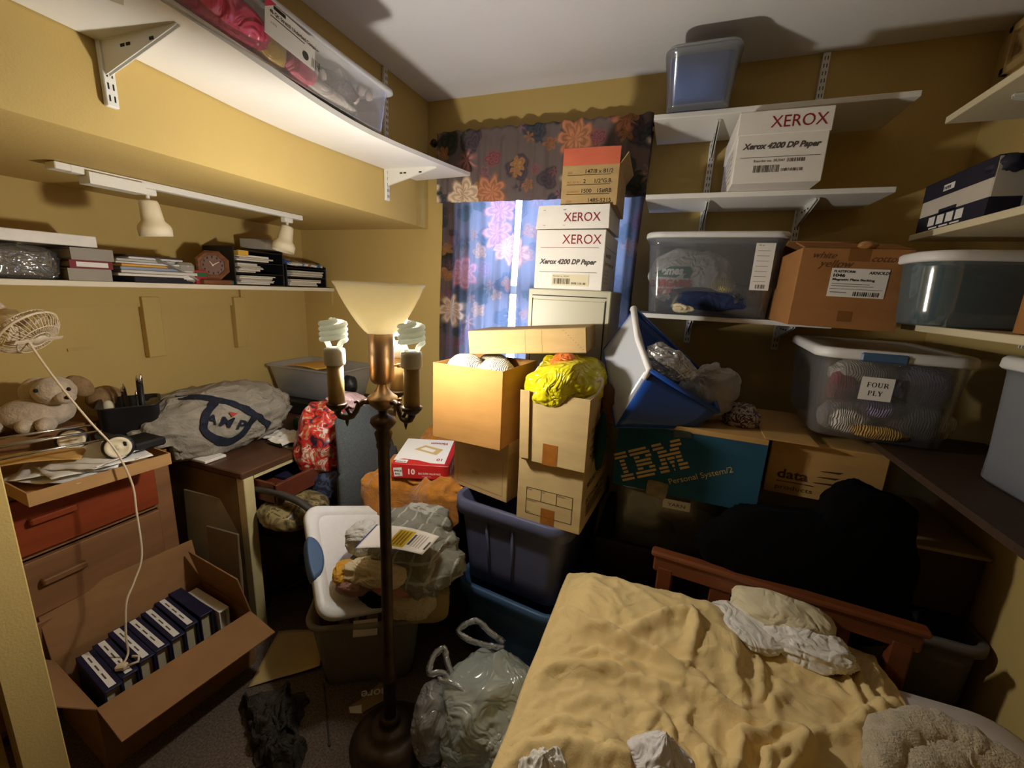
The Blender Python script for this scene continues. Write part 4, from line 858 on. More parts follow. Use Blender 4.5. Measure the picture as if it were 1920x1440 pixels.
m.box((-.02, 0, .048), (.10, .05, .008), b=.003, M=MI); m.box((-.01, 0, -.028), (.08, .05, .008), b=.003, M=MI); m.box((.030, .022, .01), (.012, .006, .07), b=.002, M=MI); m.box((.030, -.022, .01), (.012, .006, .07), b=.002, M=MI); m.build('clip', M_fan, t)
m = MB(); m.lathe([(.001, .066), (.011, .066), (.012, .062), (.012, .052), (.001, .052)], 14, M=MI); m.build('clip_button', mat('red_button', C(206, 44, 58), .4), t)
cp = [at(35, 612, 'X', -1.80), at(75, 672, 'X', -1.76), at(120, 732, 'X', -1.70), at(170, 792, 'X', -1.66), at(215, 842, 'X', -1.62), at(247, 905, 'X', -1.60), at(256, 960, 'X', -1.59), at(266, 1040, 'X', -1.575), at(252, 1090, 'X', -1.57), at(237, 1130, 'X', -1.56), at(236, 1190, 'X', -1.555), at(240, 1225, 'X', -1.55), at(228, 1250, 'Z', .268)]
cp2 = [Vector(p) for p in curve([tuple(p) for p in cp], 8)]
t = thing('power_cord', 'ivory fan cord hanging down over the dresser into the book carton', 'cord', cp2[0])
MB().tube([p-cp2[0] for p in cp2], .0032, 8).build('cord', M_fan, t)
e = cp2[-1]-cp2[0]; m = MB(); m.box((0, 0, 0), (.03, .022, .018), b=.004, M=Matrix.Translation(e) @ Matrix.Rotation(.6, 4, 'Z')); m.tube([e+Vector((.012, .01, 0)), e+Vector((.03, .03, .004)), e+Vector((.018, .04, .01)), e+Vector((.0, .03, .012))], .004, 8); m.build('plug', M_fan, t)
# ------------------------------------------------------------------ office chair
M_mesh = mat('grey_chair_mesh', C(72, 76, 76), .8, .2, var=(160, .25), bump=(420, .6)); M_seat = mat('black_fabric', C(30, 30, 32), .9, .1, bump=(200, .3))
t = thing('office_chair', 'grey mesh office chair facing the desk behind the lamp', 'chair', (-1.335, 1.445, -.012))
m = MB()
def cb(u, v):
    y = .045+(u-.5)*(.42-.16*v*v); z = .50+.475*v - .07*max(0, abs(u-.5)*2-.55)**2*(1 if v > .5 else 0)*2
    return (.15 - .10*(v) + .05*(1-(2*u-1)**2)*.6 + .03*math.sin(v*3), y-.02, z)
m.sheet(cb, 26, 26, .035); m.build('backrest', M_mesh, t)
m = MB(); m.loft([rrect(.43, .44, .09, .405), rrect(.47, .48, .10, .42), rrect(.47, .48, .10, .465), rrect(.42, .43, .09, .485)], 0, (True, True), True); o = m.build('seat', M_seat, t); o.location = (-.13, -.02, 0)
for y, nm in ((-.285, 'near'), (.265, 'far')):
    pts = curve([(-.36, y, .575), (-.30, y, .615), (-.22, y, .648), (-.10, y, .660), (.02, y, .650), (.10, y, .625), (.135, y+(.06 if y < 0 else -.06), .58)], 6)
    m = MB(); m.tube(pts, [.012+.014*math.sin(min(1, i/10)*1.57) for i in range(len(pts))], 10, flat=.55); ar = m.build('armrest', mat('grey_rubber', C(62, 58, 54), .55, .3), t)
    m = MB(); m.tube([(-.30, y, .61), (-.28, y, .54), (-.20, y*.9, .45), (-.1, y*.6, .405)], [.016, .018, .016, .014], 8, flat=.6); m.build('arm_support', MB_blk, ar)
m = MB(); m.lathe([(.025, .07), (.025, .30), (.035, .31), (.035, .405)], 16, o=(-.13, -.02, 0)); m.build('gas_column', MB_blk, t)
for k in range(5):
    a = k*2*math.pi/5+.3; c, s = math.cos(a), math.sin(a); m = MB(); m.tube([(-.13, -.02, .10), (-.13+c*.15, -.02+s*.15, .085), (-.13+c*.27, -.02+s*.27, .06)], [.024, .02, .014], 8)
    l = m.build('base_leg', MB_blk, t); MB().lathe([(.003, -.012), (.022, -.011), (.025, 0), (.022, .011), (.003, .012)], 14, M=Matrix.Translation((-.13+c*.27, -.02+s*.27, .026)) @ Matrix.Rotation(a, 4, 'Z') @ Matrix.Rotation(math.pi/2, 4, 'X')).build('caster', MB_blk, l)
def crump(k, s, f=3.2): return lambda u: k*.42*(ridge(u.x*f*.5+s, u.y*f*.5, u.z*f*.5)-.3) + k*.7*fbm(u.x*1.2+s, u.y*1.2, u.z*1.2, 2) + k*.12*(ridge(u.x*f*1.2, u.y*f*1.2+s, u.z*f*1.2)-.3)
tag(MB().blob((-1.42, 1.23, .545), (.12, .13, .055), crump(.12, 5), 50, 34, p=2.6, zmin=.487).build('foil_package', patchy(bpy.data.materials.new('olive_foil'), 18, [C(60, 52, 36), C(110, 98, 66), C(150, 134, 92), C(84, 74, 50)], .3)), 'shiny olive package lying on the chair seat', 'package')
tag(MB().blob((-1.40, 1.43, .58), (.10, .09, .10), crump(.16, 8), 40, 30, zmin=.487).build('dark_scarf', patchy(bpy.data.materials.new('navy_stripe'), 16, [C(24, 28, 48), C(60, 72, 100), C(30, 30, 44), C(120, 100, 70)], .6)), 'dark navy striped bundle on the chair seat below the red bag', 'bundle')
# ------------------------------------------------------------------ red box on the orange blanket
def cloth(name, label, cat, f, nu, nv, m_, t=.003, group=None): return tag(MB().sheet(f, nu, nv, t).build(name, m_), label, cat, group)
tag(MB().box((-.95, 1.69, .3325), (.40, .52, .665), b=.01).build('storage_chest', mat('dim_chest', C(70, 54, 44), .7)), 'dark chest hidden under the orange blanket', 'chest')
M_or = mat('orange_blanket', C(178, 116, 44), .95, .05, var=(26, .22), bump=(120, .8), sheen=.3)
def ob(u, v):
    # v: 0 far at the wall, ~.68 front edge of the chest, then hanging
    x = -1.17+.45*u; s = 1.02*v
    dr = .20*max(0, math.sin((u*.9+.18)*2.6)) + .03
    if s < .62: y = 2.03-s; z = .68
    else: y = 2.03-.62-.035*min(1, (s-.62)/.05); z = .68-(s-.62)*(dr/.40+.05)
    k = sm(0, .4, v); z += .10*(1-k)*(.5+.5*nz(x*7, y*7)) + .035*fbm(x*6, y*6, 3) + .025*ridge(x*9, y*5, 1)
    if s < .62: z = max(z, .672)
    return (x + .02*fbm(x*5, z*6, 1), y - (.03*math.sin(x*22+1)*(1 if s > .62 else 0)), z)
cloth('blanket', 'orange brown blanket draped over the chest behind the lamp', 'blanket', ob, 70, 90, M_or)
M_sred = mat('glossy_red_card', C(190, 34, 36), .35, .4)
t = thing('bag_box', 'red and white box of storage bags lying on the orange blanket', 'box', (-1.03, 1.385, .705), (math.radians(3), 0, math.radians(19)))
m = MB(); w, d, h = .245, .27, .064
m.box((w/2, d/2, h/2), (w, d, h), b=.0015); bd = m.build('body', M_sred, t)
WHT = mat('printed_white', C(228, 224, 216), .4, .3); BEI = mat('printed_beige', C(196, 168, 108), .5)
def sp(m):
    m.text('10', .034, (.072, EPS, .020), m=0, bold=.03); m.text('BAG SUPER VALUE PACK', .012, (.115, EPS, .021), m=0, width=.095, bold=.02); m.text('VACUUM SEAL', .006, (.13, EPS, .010), m=0)
    m.quad((.012, EPS, .006), (.048, EPS, .010), (.044, EPS, .050), (.008, EPS, .046)); 
    m.text('SPACE', .011, (.012, EPS*2, .030), V=FZ, m=1, bold=.02, width=.032); m.text('BAG', .011, (.016, EPS*2, .016), m=1, bold=.02, width=.02)
    O = (0, 0, h+.0008)
    P = [(0, .035), (.04, .052), (.10, .045), (.16, .022), (.222, .018)]
    for (a, b_), (c, e) in zip(P, P[1:]): m.quad((a, b_, h+.0008), (c, e, h+.0008), (c, d, h+.0008), (a, d, h+.0008), 0)
    m.add([(.06, .15, h+.0016), (.17, .10, h+.0016), (.19, .16, h+.0016), (.10, .20, h+.0016)], [(0, 1, 2, 3)], 2); m.add([(.085, .155, h+.002), (.15, .125, h+.002), (.16, .15, h+.002), (.105, .178, h+.002)], [(0, 1, 2, 3)], 0)
    m.text('10', .03, (.205, .065, h+.0016), U=(-1, 0, 0), V=(0, -1, 0), m=3, bold=.02); m.text('Vacuum', .034, (.20, .235, h+.0016), U=(-1, 0, 0), V=(0, -1, 0), m=3, shear=.3, bold=.03, width=.08)
    m.rect((.012, .012, h+.0012), (1, 0, 0), (0, 1, 0), 0, 0, .05, .03, 0); m.text('SPACE', .013, (.015, .018, h+.002), V=FY, m=1, bold=.02, width=.042)
    for k in range(5): m.rect((w+.0008, 0, 0), FY, FZ, .02+.045*k, .012, .03, .036, 0)
over(bd, [WHT, INK, BEI, RED], sp)
# ------------------------------------------------------------------ tote of clothes
M_grtub = plastic_film('smoky_bin', (.64, .62, .55), clear=.52, haze=.4, rough=.25)
t, bb = tub('clothes_bin', 'smoky grey see-through bin of clothes on the carpet by the lamp', (-1.02, 1.235, 0), math.radians(30), .40, .42, .30, M_grtub, tw=.84, r=.06, lip=.014, liph=.02)
tag(MB().blob((-1.02, 1.235, .15), (.145, .15, .135), crump(.10, 12), 50, 34, p=3.2, M=Matrix.Rotation(math.radians(30), 3, 'Z')).build('folded_clothes', patchy(bpy.data.materials.new('packed_clothes'), 7, [C(84, 76, 62), C(120, 110, 90), C(64, 52, 44), C(140, 130, 108)], .9)), 'folded clothes packed inside the smoky grey bin', 'clothes')
M_lidw = mat('white_lid_plastic', C(224, 222, 218), .4, .4, var=(60, .03)); M_latch = mat('slate_blue_latch', C(70, 96, 128), .4, .4)
def bin_lid(name, label, M4, w, d, latches, group=None):
    t = thing(name, label, 'lid', M4.translation, M4.to_euler()); m = MB()
    m.loft([rrect(w-.02, d-.02, .05, 0), rrect(w, d, .055, -.012), rrect(w, d, .055, -.016), rrect(w+.008, d+.008, .058, -.014), rrect(w+.006, d+.006, .058, .004), rrect(w-.01, d-.01, .05, .012), rrect(w-.075, d-.075, .045, .012), rrect(w-.085, d-.085, .04, .004)], 0, (True, True), True)
    m.build('panel', M_lidw, t)
    for (x, y, a) in latches:
        R4 = Matrix.Translation((x, y, 0)) @ Matrix.Rotation(a, 4, 'Z'); m = MB(); L = []
        for s, z in ((1.0, -.022), (1.03, -.02), (1.03, .008), (.97, .0145), (.8, .016)):
            L.append([R4 @ Vector((.082*s*math.cos(q), -.006 + .042*s*math.sin(q)*(1 if math.sin(q) > 0 else .30), z)) for q in (2*math.pi*k/28 for k in range(28))])
        m.loft(L, 0, (True, True), True); m.build('latch', M_latch, t)
    return t
TLc = at(570, 951, 'Z', .645); BLc = at(650, 1155, 'Z', .41); TRc = at(770, 950, 'Z', .50)
U = (TRc-TLc).normalized(); V = TLc-BLc; V = V - U*U.dot(V)
LID_D = V.length; V.normalize(); N = U.cross(V)
cen = TLc + U*.225 - V*LID_D/2
M4 = Matrix((U, V, N)).transposed().to_4x4(); M4.translation = cen
bin_lid('bin_lid', 'white bin lid with a slate blue latch propped up in the clothes bin', M4, .45, LID_D, [(-.222, -.0, math.radians(-90)), (.222, 0, math.radians(90))])
def pile(name, label, cat, px, py, z, r, m_, rot=0, k=.14, s=0, p=2.2, n=70, kk=46, f=3.2, tilt=0):
    c = at(px, py, 'Z', z); return tag(MB().blob(c, r, crump(k, s, f), n, kk, p=p, M=Matrix.Rotation(math.radians(rot), 3, 'Z') @ Matrix.Rotation(math.radians(tilt), 3, 'X')).build(name, m_), label, cat)
def plaid(name, base, line, sc_):
    m = mat(name, base, .9, .08, bump=(150, .3)); nt = m.node_tree; N = nt.nodes; L = nt.links; tc = N.new('ShaderNodeTexCoord')
    mx = N.new('ShaderNodeMix'); mx.data_type = 'RGBA'; mx.inputs['A'].default_value = (*base, 1); mx.inputs['B'].default_value = (*line, 1); f = []
    for d in ('X', 'Z', 'Y')[:2]:
        w = N.new('ShaderNodeTexWave'); w.bands_direction = d; w.inputs['Scale'].default_value = sc_; w.inputs['Distortion'].default_value = 1.2; w.inputs['Detail'].default_value = 1; L.new(tc.outputs['Object'], w.inputs[0])
        g = N.new('ShaderNodeMath'); g.operation = 'GREATER_THAN'; g.inputs[1].default_value = .965; L.new(w.outputs['Fac'], g.inputs[0]); f.append(g)
    a = N.new('ShaderNodeMath'); a.operation = 'MAXIMUM'; L.new(f[0].outputs[0], a.inputs[0]); L.new(f[1].outputs[0], a.inputs[1]); b_ = N.new('ShaderNodeMath'); b_.operation = 'MULTIPLY'; b_.inputs[1].default_value = .55; L.new(a.outputs[0], b_.inputs[0])
    L.new(b_.outputs[0], mx.inputs['Factor']); L.new(mx.outputs['Result'], nt.nodes['Principled BSDF'].inputs['Base Color']); return m
M_plaid = plaid('grey_plaid_flannel', C(132, 130, 118), C(196, 194, 182), 5.5)
pile('plaid_shirt', 'grey plaid shirt heaped on top of the clothes bin', 'shirt', 768, 1042, .54, (.18, .145, .115), M_plaid, 20, .30, 2, f=3.6, n=96, kk=64)
pile('plaid_shirt', 'grey plaid cloth bunched higher up behind the flyer', 'shirt', 785, 985, .58, (.13, .085, .08), M_plaid, 10, .26, 31, f=3.4)
pile('white_cloth', 'pale grey cloth between the white lid and the lamp pole', 'cloth', 690, 1008, .61, (.08, .07, .055), mat('pale_grey_cotton', C(196, 194, 186), .9, .1), 0, .2, 7)
M_crm = mat('cream_cotton', C(216, 200, 164), .9, .1, bump=(140, .3)); M_crm2 = mat('ecru_cotton', C(196, 184, 152), .9, .1, bump=(140, .3))
pile('cream_cloth', 'cream cloth spilling over the front of the clothes bin', 'cloth', 712, 1072, .54, (.115, .06, .05), M_crm, 18, .22, 17, tilt=-25)
pile('yellow_cloth', 'small yellow cloth at the lower corner of the white lid', 'cloth', 648, 1072, .53, (.04, .045, .032), mat('yellow_cotton', C(208, 156, 62), .9, .1), 30, .22, 23)
pile('mauve_cloth', 'mauve folded cloth below the yellow cloth', 'cloth', 664, 1098, .50, (.055, .035, .035), mat('mauve_cotton', C(150, 112, 100), .9, .1), 15, .2, 27)
pile('pink_cloth', 'dusty pink cloth crossing behind the lamp pole', 'cloth', 745, 1100, .50, (.085, .035, .03), mat('pink_cotton', C(176, 124, 110), .9, .1), 20, .2, 33)
pile('black_cloth', 'black cloth in the gap under the cream cloth', 'cloth', 705, 1118, .42, (.06, .04, .03), M_seat, 15, .2, 37)
pile('ecru_cloth', 'ecru cloth hanging down over the bin rim right of the pole', 'cloth', 772, 1125, .42, (.085, .05, .075), M_crm2, 30, .2, 41)
t = pile('tan_towel', 'folded tan towel at the right side of the clothes bin', 'towel', 797, 1128, .34, (.09, .05, .07), mat('tan_towel_cloth', C(176, 152, 100), .95, .05, bump=(200, .6)), 30, .10, 44, p=3.5)
def flyer(u, v):
    a = FA.lerp(FB, u); b_ = FD.lerp(FC, u); p = a.lerp(b_, v); return p + Vector((0, 0, .012*math.sin(u*3.1) - .008*v*u))
FA, FB, FC, FD = at(664, 1028, 'Z', .67), at(792, 1040, 'Z', .67), at(824, 1002, 'Z', .685), at(706, 984, 'Z', .685)
t = thing('flyer', 'printed flyer with a yellow panel lying on the plaid shirt', 'flyer', (0, 0, 0))
m = MB(); m.sheet(flyer, 20, 10, .001); m.build('sheet', PAPER, t)
def strip(u0, u1, v0, v1, lift): 
    mm = MB(); mm.sheet(lambda u, v: Vector(flyer(u0+(u1-u0)*u, v0+(v1-v0)*v)) + Vector((0, 0, lift)), 8, 4, .0004); return mm
strip(.43, .68, .10, .86, .0012).build('yellow_panel', mat('printed_yellow', C(222, 196, 50), .6), t)
m = MB()
for k in range(4):
    q = strip(.46+.05*k, .49+.05*k, .16, .80, .002); m.add(q.v, q.f)
m.build('small_print', mat('olive_ink', C(150, 126, 40), .7), t)
m = MB()
for a in ((.70, .73, .25, .75), (.95, .975, .2, .6), (.76, .765, .2, .8), (.80, .805, .2, .8), (.84, .845, .2, .8), (.88, .885, .2, .8)): q = strip(*a, .0016); m.add(q.v, q.f)
m.build('grey_print', INKG, t); strip(.0, .02, .0, 1.0, .0016).build('blue_edge', mat('blue_edge', C(54, 64, 130), .6), t)
tag(MB().box((0, 0, .085), (.035, .13, .17), b=.003).build('red_book', mat('dark_red_cover', C(104, 40, 30), .6), loc=(-1.12, 1.105, .20), rot=(0, math.radians(-8), math.radians(30))), 'dark red book standing in the left corner of the clothes bin', 'book')
SC = at(690, 1166, 'Z', .29)
tag(MB().sheet(lambda u, v: SC + Vector((.79*(u-.5)*.09 + .012*v, .5*(u-.5)*.09 - .02*v - .012, .02-.05*v)), 6, 6, .001).build('paper_scrap', PAPER), 'white paper scrap caught on the front rim of the clothes bin', 'paper')
tag(MB().blob(at(655, 722, 'Y', 1.86), (.045, .04, .055), crump(.2, 46), 30, 20).build('dark_pouch', MB_blk), 'dark pouch leaning on the right end of the frosted bin', 'pouch')
for i, (px, py, r) in enumerate(((520, 812, .3), (548, 822, 1.4))):
    c = at(px, py, 'Z', .765); tag(MB().sheet(lambda u, v: (lambda x, y: (c.x + x*math.cos(r) - y*math.sin(r), c.y + x*math.sin(r) + y*math.cos(r), .756+.010*i+.022*abs(fbm(u*3+i, v*3, 5))))((u-.5)*.17, (v-.5)*.12), 16, 14, .0008).build('paper_sheet', PAPER), ('crumpled white paper on the desk by the duffel bag end', 'crumpled white paper on the desk beside the red shopping bag')[i], 'paper')
# ------------------------------------------------------------------ floor clutter
cloth('envelope', 'large manila envelope lying on the carpet in front of the chair', 'envelope', lambda u, v: (lambda p: (p.x, p.y, .006+.02*(1-v)*u*u+.004*math.sin(u*5)))((at(465, 1287, 'Z', .01).lerp(at(600, 1252, 'Z', .01), u)).lerp(at(522, 1182, 'Z', .01).lerp(at(606, 1178, 'Z', .01), u), v)), 14, 14, mat('manila_paper', C(214, 184, 124), .8, .15, var=(6, .1)), .002)
M_gar = mat('dark_grey_garment', C(66, 60, 54), .95, .05, bump=(120, .5), var=(12, .3))
def gar(u, v):
    p = at(452, 1300, 'Z', .02).lerp(at(572, 1292, 'Z', .02), u).lerp(at(480, 1432, 'Z', .02).lerp(at(560, 1440, 'Z', .02), u), v)
    e = sm(0, .12, u)*sm(0, .12, 1-u)*sm(0, .12, v)*sm(0, .1, 1-v)
    return (p.x + .035*fbm(u*3, v*3, 4), p.y + .035*fbm(u*3, v*3, 9), .005 + e*(.018+.045*ridge(u*4.5, v*2.2, 2) + .02*abs(fbm(u*5, v*5, 7))))
cloth('garment', 'dark grey garment crumpled on the carpet beside the lamp base', 'clothing', gar, 70, 60, M_gar, .004)
t = thing('paper_scrap', 'torn paper scrap with big letters on the carpet behind the lamp base', 'paper', (-.87, 1.03, .004), (0, 0, math.radians(32)))
m = MB().prism([(-.075, -.045, 0), (-.03, -.055, 0), (-.02, -.045, 0), (.075, .0, 0), (.07, .055, 0), (.02, .06, 0), (-.045, .0, 0), (-.08, -.02, 0)], (0, 0, .001)); bd = m.build('sheet', mat('tan_scrap', C(150, 124, 88), .8), t)
over(bd, [PAPER], lambda m: (m.text('more', .05, (.065, .035, .0015), U=(-1, 0, 0), V=(0, -1, 0), m=0, bold=.02), m.add([(-.078, -.022, .0014), (-.07, -.045, .0014), (-.03, -.053, .0014), (-.035, -.02, .0014)], [(0, 1, 2, 3)], 0)))
m = MB(); a, b_ = at(607, 1282, 'Z', .004), at(618, 1396, 'Z', .004); m.tube([a, b_], .003, 6); m.blob(b_, (.006, .006, .004), None, 10, 8); tag(m.build('thin_stick', mat('dark_stick', C(70, 60, 52), .6)), 'thin dark stick lying on the carpet left of the lamp base', 'stick')
# plastic grocery bags
M_film = plastic_film('milky_green_film', (.84, .92, .82), clear=.24, haze=.35, rough=.22, gloss=.35); M_filmw = plastic_film('milky_white_film', (.92, .94, .92), clear=.45, haze=.4, rough=.22, gloss=.35); M_clr = plastic_film('clear_film', (.86, .88, .88), clear=.72, haze=.5, rough=.1, gloss=.5)
t = thing('grocery_bag', 'milky green plastic grocery bag with open handles on the floor by the bed', 'bag', (-.40, 1.04, 0))
m = MB(); m.blob((0, 0, .15), (.165, .17, .165), crump(.26, 3, 2.6), 90, 60, zmin=.003); m.build('body', M_film, t)
tag(MB().blob((-.40, 1.04, .13), (.12, .125, .11), crump(.14, 13), 44, 30, zmin=.006).build('bag_contents', patchy(bpy.data.materials.new('green_goods'), 7, [C(120, 136, 110), C(150, 160, 138), C(110, 110, 92), C(176, 178, 160)], .7)), 'pale green goods inside the grocery bag', 'goods')
def ribbon(name, par, pts, w, m_, t_=.0015):
    pts = [Vector(p) for p in curve([tuple(p) for p in pts], 7)]; m = MB(); L = []
    for i, p in enumerate(pts):
        tg = (pts[min(i+1, len(pts)-1)]-pts[max(0, i-1)]).normalized(); sd_ = tg.cross(Vector((.3, -.9, .3))).normalized(); nn = sd_.cross(tg); k = w*(.7+.5*abs(nz(i*.4, w*30)))
        L.append([p+sd_*k/2, p+nn*.0012, p-sd_*k/2, p-nn*.0012])
    m.loft(L, 0, (True, True), True); return m.build(name, m_, par)
org = Vector((-.40, 1.04, 0))
for px in ([(945, 1215, .27, 1.06), (915, 1210, .29, 1.10), (880, 1200, .31, 1.12), (860, 1182, .33, 1.13), (892, 1164, .36, 1.13), (918, 1185, .33, 1.12), (945, 1205, .28, 1.12)], [(860, 1290, .24, .95), (830, 1262, .27, .98), (806, 1262, .27, .98), (812, 1232, .30, 1.0), (832, 1216, .32, 1.0), (838, 1240, .29, 1.0), (850, 1270, .26, 1.0)]):
    ribbon('handle', t, [at(a, b_, 'Z', z)-org for a, b_, z, _ in px], .026, M_filmw)
ribbon('bag_hem', t, [at(820, 1275, 'Z', .28)-org, at(860, 1290, 'Z', .29)-org, at(890, 1320, 'Z', .27)-org, at(915, 1350, 'Z', .24)-org], .030, M_filmw)
tag(MB().blob((-.575, .965, .115), (.065, .09, .125), crump(.22, 8), 60, 40, zmin=.003, M=Matrix.Rotation(.3, 3, 'Z')).build('plastic_bag', M_filmw), 'white plastic bag slumped between the lamp base and the green bag', 'bag')
tag(MB().blob((-.40, .835, .07), (.12, .075, .07), crump(.24, 18), 60, 40, zmin=.003).build('bubble_wrap', M_clr), 'clear bubble wrap heap in front of the grocery bag', 'packaging')
tag(MB().blob((-.30, .90, .05), (.07, .05, .045), crump(.2, 19), 30, 20, zmin=.003).build('red_package', mat('dark_red_package', C(110, 44, 34), .5)), 'dark red package under the clear bubble wrap', 'package')
bt = thing('water_bottle', 'clear plastic bottle with a teal cap lying by the lamp base', 'bottle', at(836, 1412, 'Z', .10), (math.radians(70), 0, math.radians(215)))
MB().lathe([(.011, -.005), (.012, -.012), (.014, -.02), (.028, -.05), (.031, -.07), (.031, -.19), (.026, -.2), (.005, -.197)], 24).build('body', M_clr, bt)
MB().lathe([(.004, .018), (.0165, .018), (.018, .014), (.018, -.002), (.016, -.003)], 24).build('cap', mat('teal_cap', C(58, 118, 116), .4, .4), bt)
# ------------------------------------------------------------------ yarn and yellow bag in the open cartons
def yarnmat(name, col):
    m = mat(name, col, .95, .05, sheen=.3); nt = m.node_tree; N = nt.nodes; L = nt.links; tc = N.new('ShaderNodeTexCoord'); w = N.new('ShaderNodeTexWave'); w.inputs['Scale'].default_value = 55; w.inputs['Distortion'].default_value = 9; w.inputs['Detail'].default_value = 2; w.inputs['Detail Scale'].default_value = .6
    L.new(tc.outputs['Object'], w.inputs[0]); b_ = N.new('ShaderNodeBump'); b_.inputs['Strength'].default_value = .9; b_.inputs['Distance'].default_value = .004; L.new(w.outputs['Fac'], b_.inputs['Height']); L.new(b_.outputs[0], nt.nodes['Principled BSDF'].inputs['Normal'])
    r = N.new('ShaderNodeValToRGB'); r.color_ramp.elements[0].color = (*[c*.72 for c in col], 1); r.color_ramp.elements[1].color = (*col, 1); L.new(w.outputs['Fac'], r.inputs[0]); L.new(r.outputs[0], nt.nodes['Principled BSDF'].inputs['Base Color']); return m
M_yw = yarnmat('white_yarn', C(228, 222, 206)); M_ycream = yarnmat('cream_yarn', C(222, 208, 172))
YN_ = ('white yarn ball at the left of the orange tan carton', 'white yarn ball at the right of the orange tan carton', 'cream yarn ball at the back of the orange tan carton', 'cream yarn ball deep in the orange tan carton')
for i, (x, y, z, r, mm) in enumerate(((-.705, 1.415, 1.205, .072, M_yw), (-.575, 1.405, 1.205, .068, M_yw), (-.64, 1.53, 1.20, .070, M_ycream), (-.64, 1.46, 1.07, .085, M_ycream))):
    tag(MB().blob((0, 0, 0), (r, r, r*.82), lambda u: -.10*math.exp(-(u.x**2+u.y**2)*9)*(1 if u.z > 0 else 0)+.03*nz(u.x*3+i, u.y*3, u.z*3), 40, 28).build('yarn_ball', mm, loc=(x, y, z)), YN_[i], 'yarn')
for i, (x, y, z) in enumerate(((-.36, 1.60, 1.20), (-.27, 1.585, 1.21))): tag(MB().blob((0, 0, 0), (.075, .05, .055), crump(.1, i+50), 36, 24).build('yarn_ball', mat('grey_fuzz', C(176, 170, 160), .95, .05, bump=(150, 1.0)), loc=(x, y, z)), 'fuzzy grey yarn behind the yellow bag, %s' % ('the left one' if i == 0 else 'the one by the blue tote'), 'yarn')
M_yel = mat('yellow_film', C(220, 206, 30), .25, .5, trans=.25)
yb = thing('yellow_bag', 'bright yellow shopping bag stuffed into the ribbed carton', 'bag', (-.315, 1.43, 1.17))
MB().blob((0, 0, .03), (.128, .17, .085), crump(.22, 61, 2.4), 100, 60, p=2.6).build('body', M_yel, yb)
MB().blob((-.005, -.045, .088), (.055, .06, .030), crump(.3, 65), 40, 26, M=Matrix.Rotation(.5, 3, 'X')).build('orange_print', mat('orange_film', C(224, 104, 34), .3, .5), yb)
MB().blob((.0, .08, -.09), (.09, .09, .05), crump(.1, 68), 30, 20).build('bag_bottom', M_yel, yb)
ribbon('handle', yb, [Vector((.05, -.145, .02)), Vector((.09, -.12, .045)), Vector((.125, -.06, .06)), Vector((.12, -.10, .02)), Vector((.09, -.14, .0))], .016, M_cream)
# ------------------------------------------------------------------ tilted blue tote and wrappings
M_bt = mat('royal_blue_plastic', C(24, 66, 140), .3, .5); M_frost = plastic_film('frosted_end', (.72, .74, .78), clear=.22, haze=.35, rough=.2)
TN, TF, BN, BF = at(1218, 694, 'Y', 1.36), at(1188, 578, 'Y', 1.60), at(1152, 802, 'Y', 1.36), at(1130, 655, 'Y', 1.56)
RTN, RTF, RBN, RBF = at(1346, 772, 'Y', 1.44), at(1330, 712, 'Y', 1.66), at(1300, 806, 'Y', 1.46), at(1290, 770, 'Y', 1.66)
t = thing('blue_tote', 'blue plastic tote with a frosted end tipped over on the blue carton', 'storage bin', TN)
def panel(a, b_, c, d, tk=.005): return lambda u, v: a.lerp(b_, u).lerp(d.lerp(c, u), v) - TN
m = MB(); m.sheet(panel(TN, RTN, RBN, BN), 8, 6, -.005); m.sheet(panel(TF, RTF, RBF, BF), 8, 6, .005); m.sheet(panel(BN, RBN, RBF, BF), 8, 6, -.005); m.sheet(panel(RTN, RBN, RBF, RTF), 6, 6, .005)
for a, b_ in ((TN, RTN), (TF, RTF), (RTN, RTF)): m.tube([a-TN, b_-TN], .008, 8)
m.build('body', M_bt, t)
m = MB(); m.sheet(panel(TN, TF, BF, BN), 8, 8, .006); m.build('end_panel', M_frost, t)
m = MB(); m.tube([a-TN for a in (BN.lerp(TN, .85), TN, TN.lerp(TF, .5)+Vector((-.01, 0, -.008)), TF, BF.lerp(TF, .93))], [.007, .011, .010, .012, .008], 10); m.build('end_rim', M_lidw, t)
c = at(1258, 680, 'Y', 1.46)
tag(MB().blob(c, (.085, .06, .045), crump(.34, 71), 70, 46, M=Matrix.Rotation(.6, 3, 'Y')).build('clear_wrapper', plastic_film('shiny_film', (.88, .88, .88), clear=.62, haze=.4, rough=.08, gloss=1.0)), 'shiny clear wrapper spilling out of the tipped blue tote', 'packaging')
c = at(1325, 735, 'Y', 1.56)
tag(MB().blob(c, (.085, .07, .10), crump(.3, 74), 60, 40, M=Matrix.Rotation(.5, 3, 'Y')).build('tissue_bag', plastic_film('cloudy_film', (.62, .58, .50), clear=.3, haze=.4, rough=.3)), 'cloudy film bag beside the tipped blue tote', 'bag')
tag(MB().blob(at(1388, 782, 'Y', 1.58), (.055, .06, .05), crump(.25, 77), 40, 30).build('checked_bag', patchy(bpy.data.materials.new('checked_print'), 40, [C(50, 30, 50), C(180, 170, 160), C(70, 40, 60), C(196, 188, 176)])), 'purple and white printed bag behind the blue carton edge', 'bag')
tag(MB().blob((-.165, 1.46, 1.13), (.045, .06, .07), crump(.2, 79), 36, 24).build('brown_wool', mat('brown_wool', C(96, 66, 44), .95, .05, bump=(140, 1.0))), 'tuft of brown wool between the yellow bag and the blue tote', 'wool')
tag(MB().blob((-.172, 1.36, 1.02), (.018, .03, .10), crump(.2, 80), 24, 18).build('green_cloth', mat('dark_green_cloth', C(24, 52, 46), .9, .1)), 'dark green cloth hanging beside the ribbed carton', 'cloth')
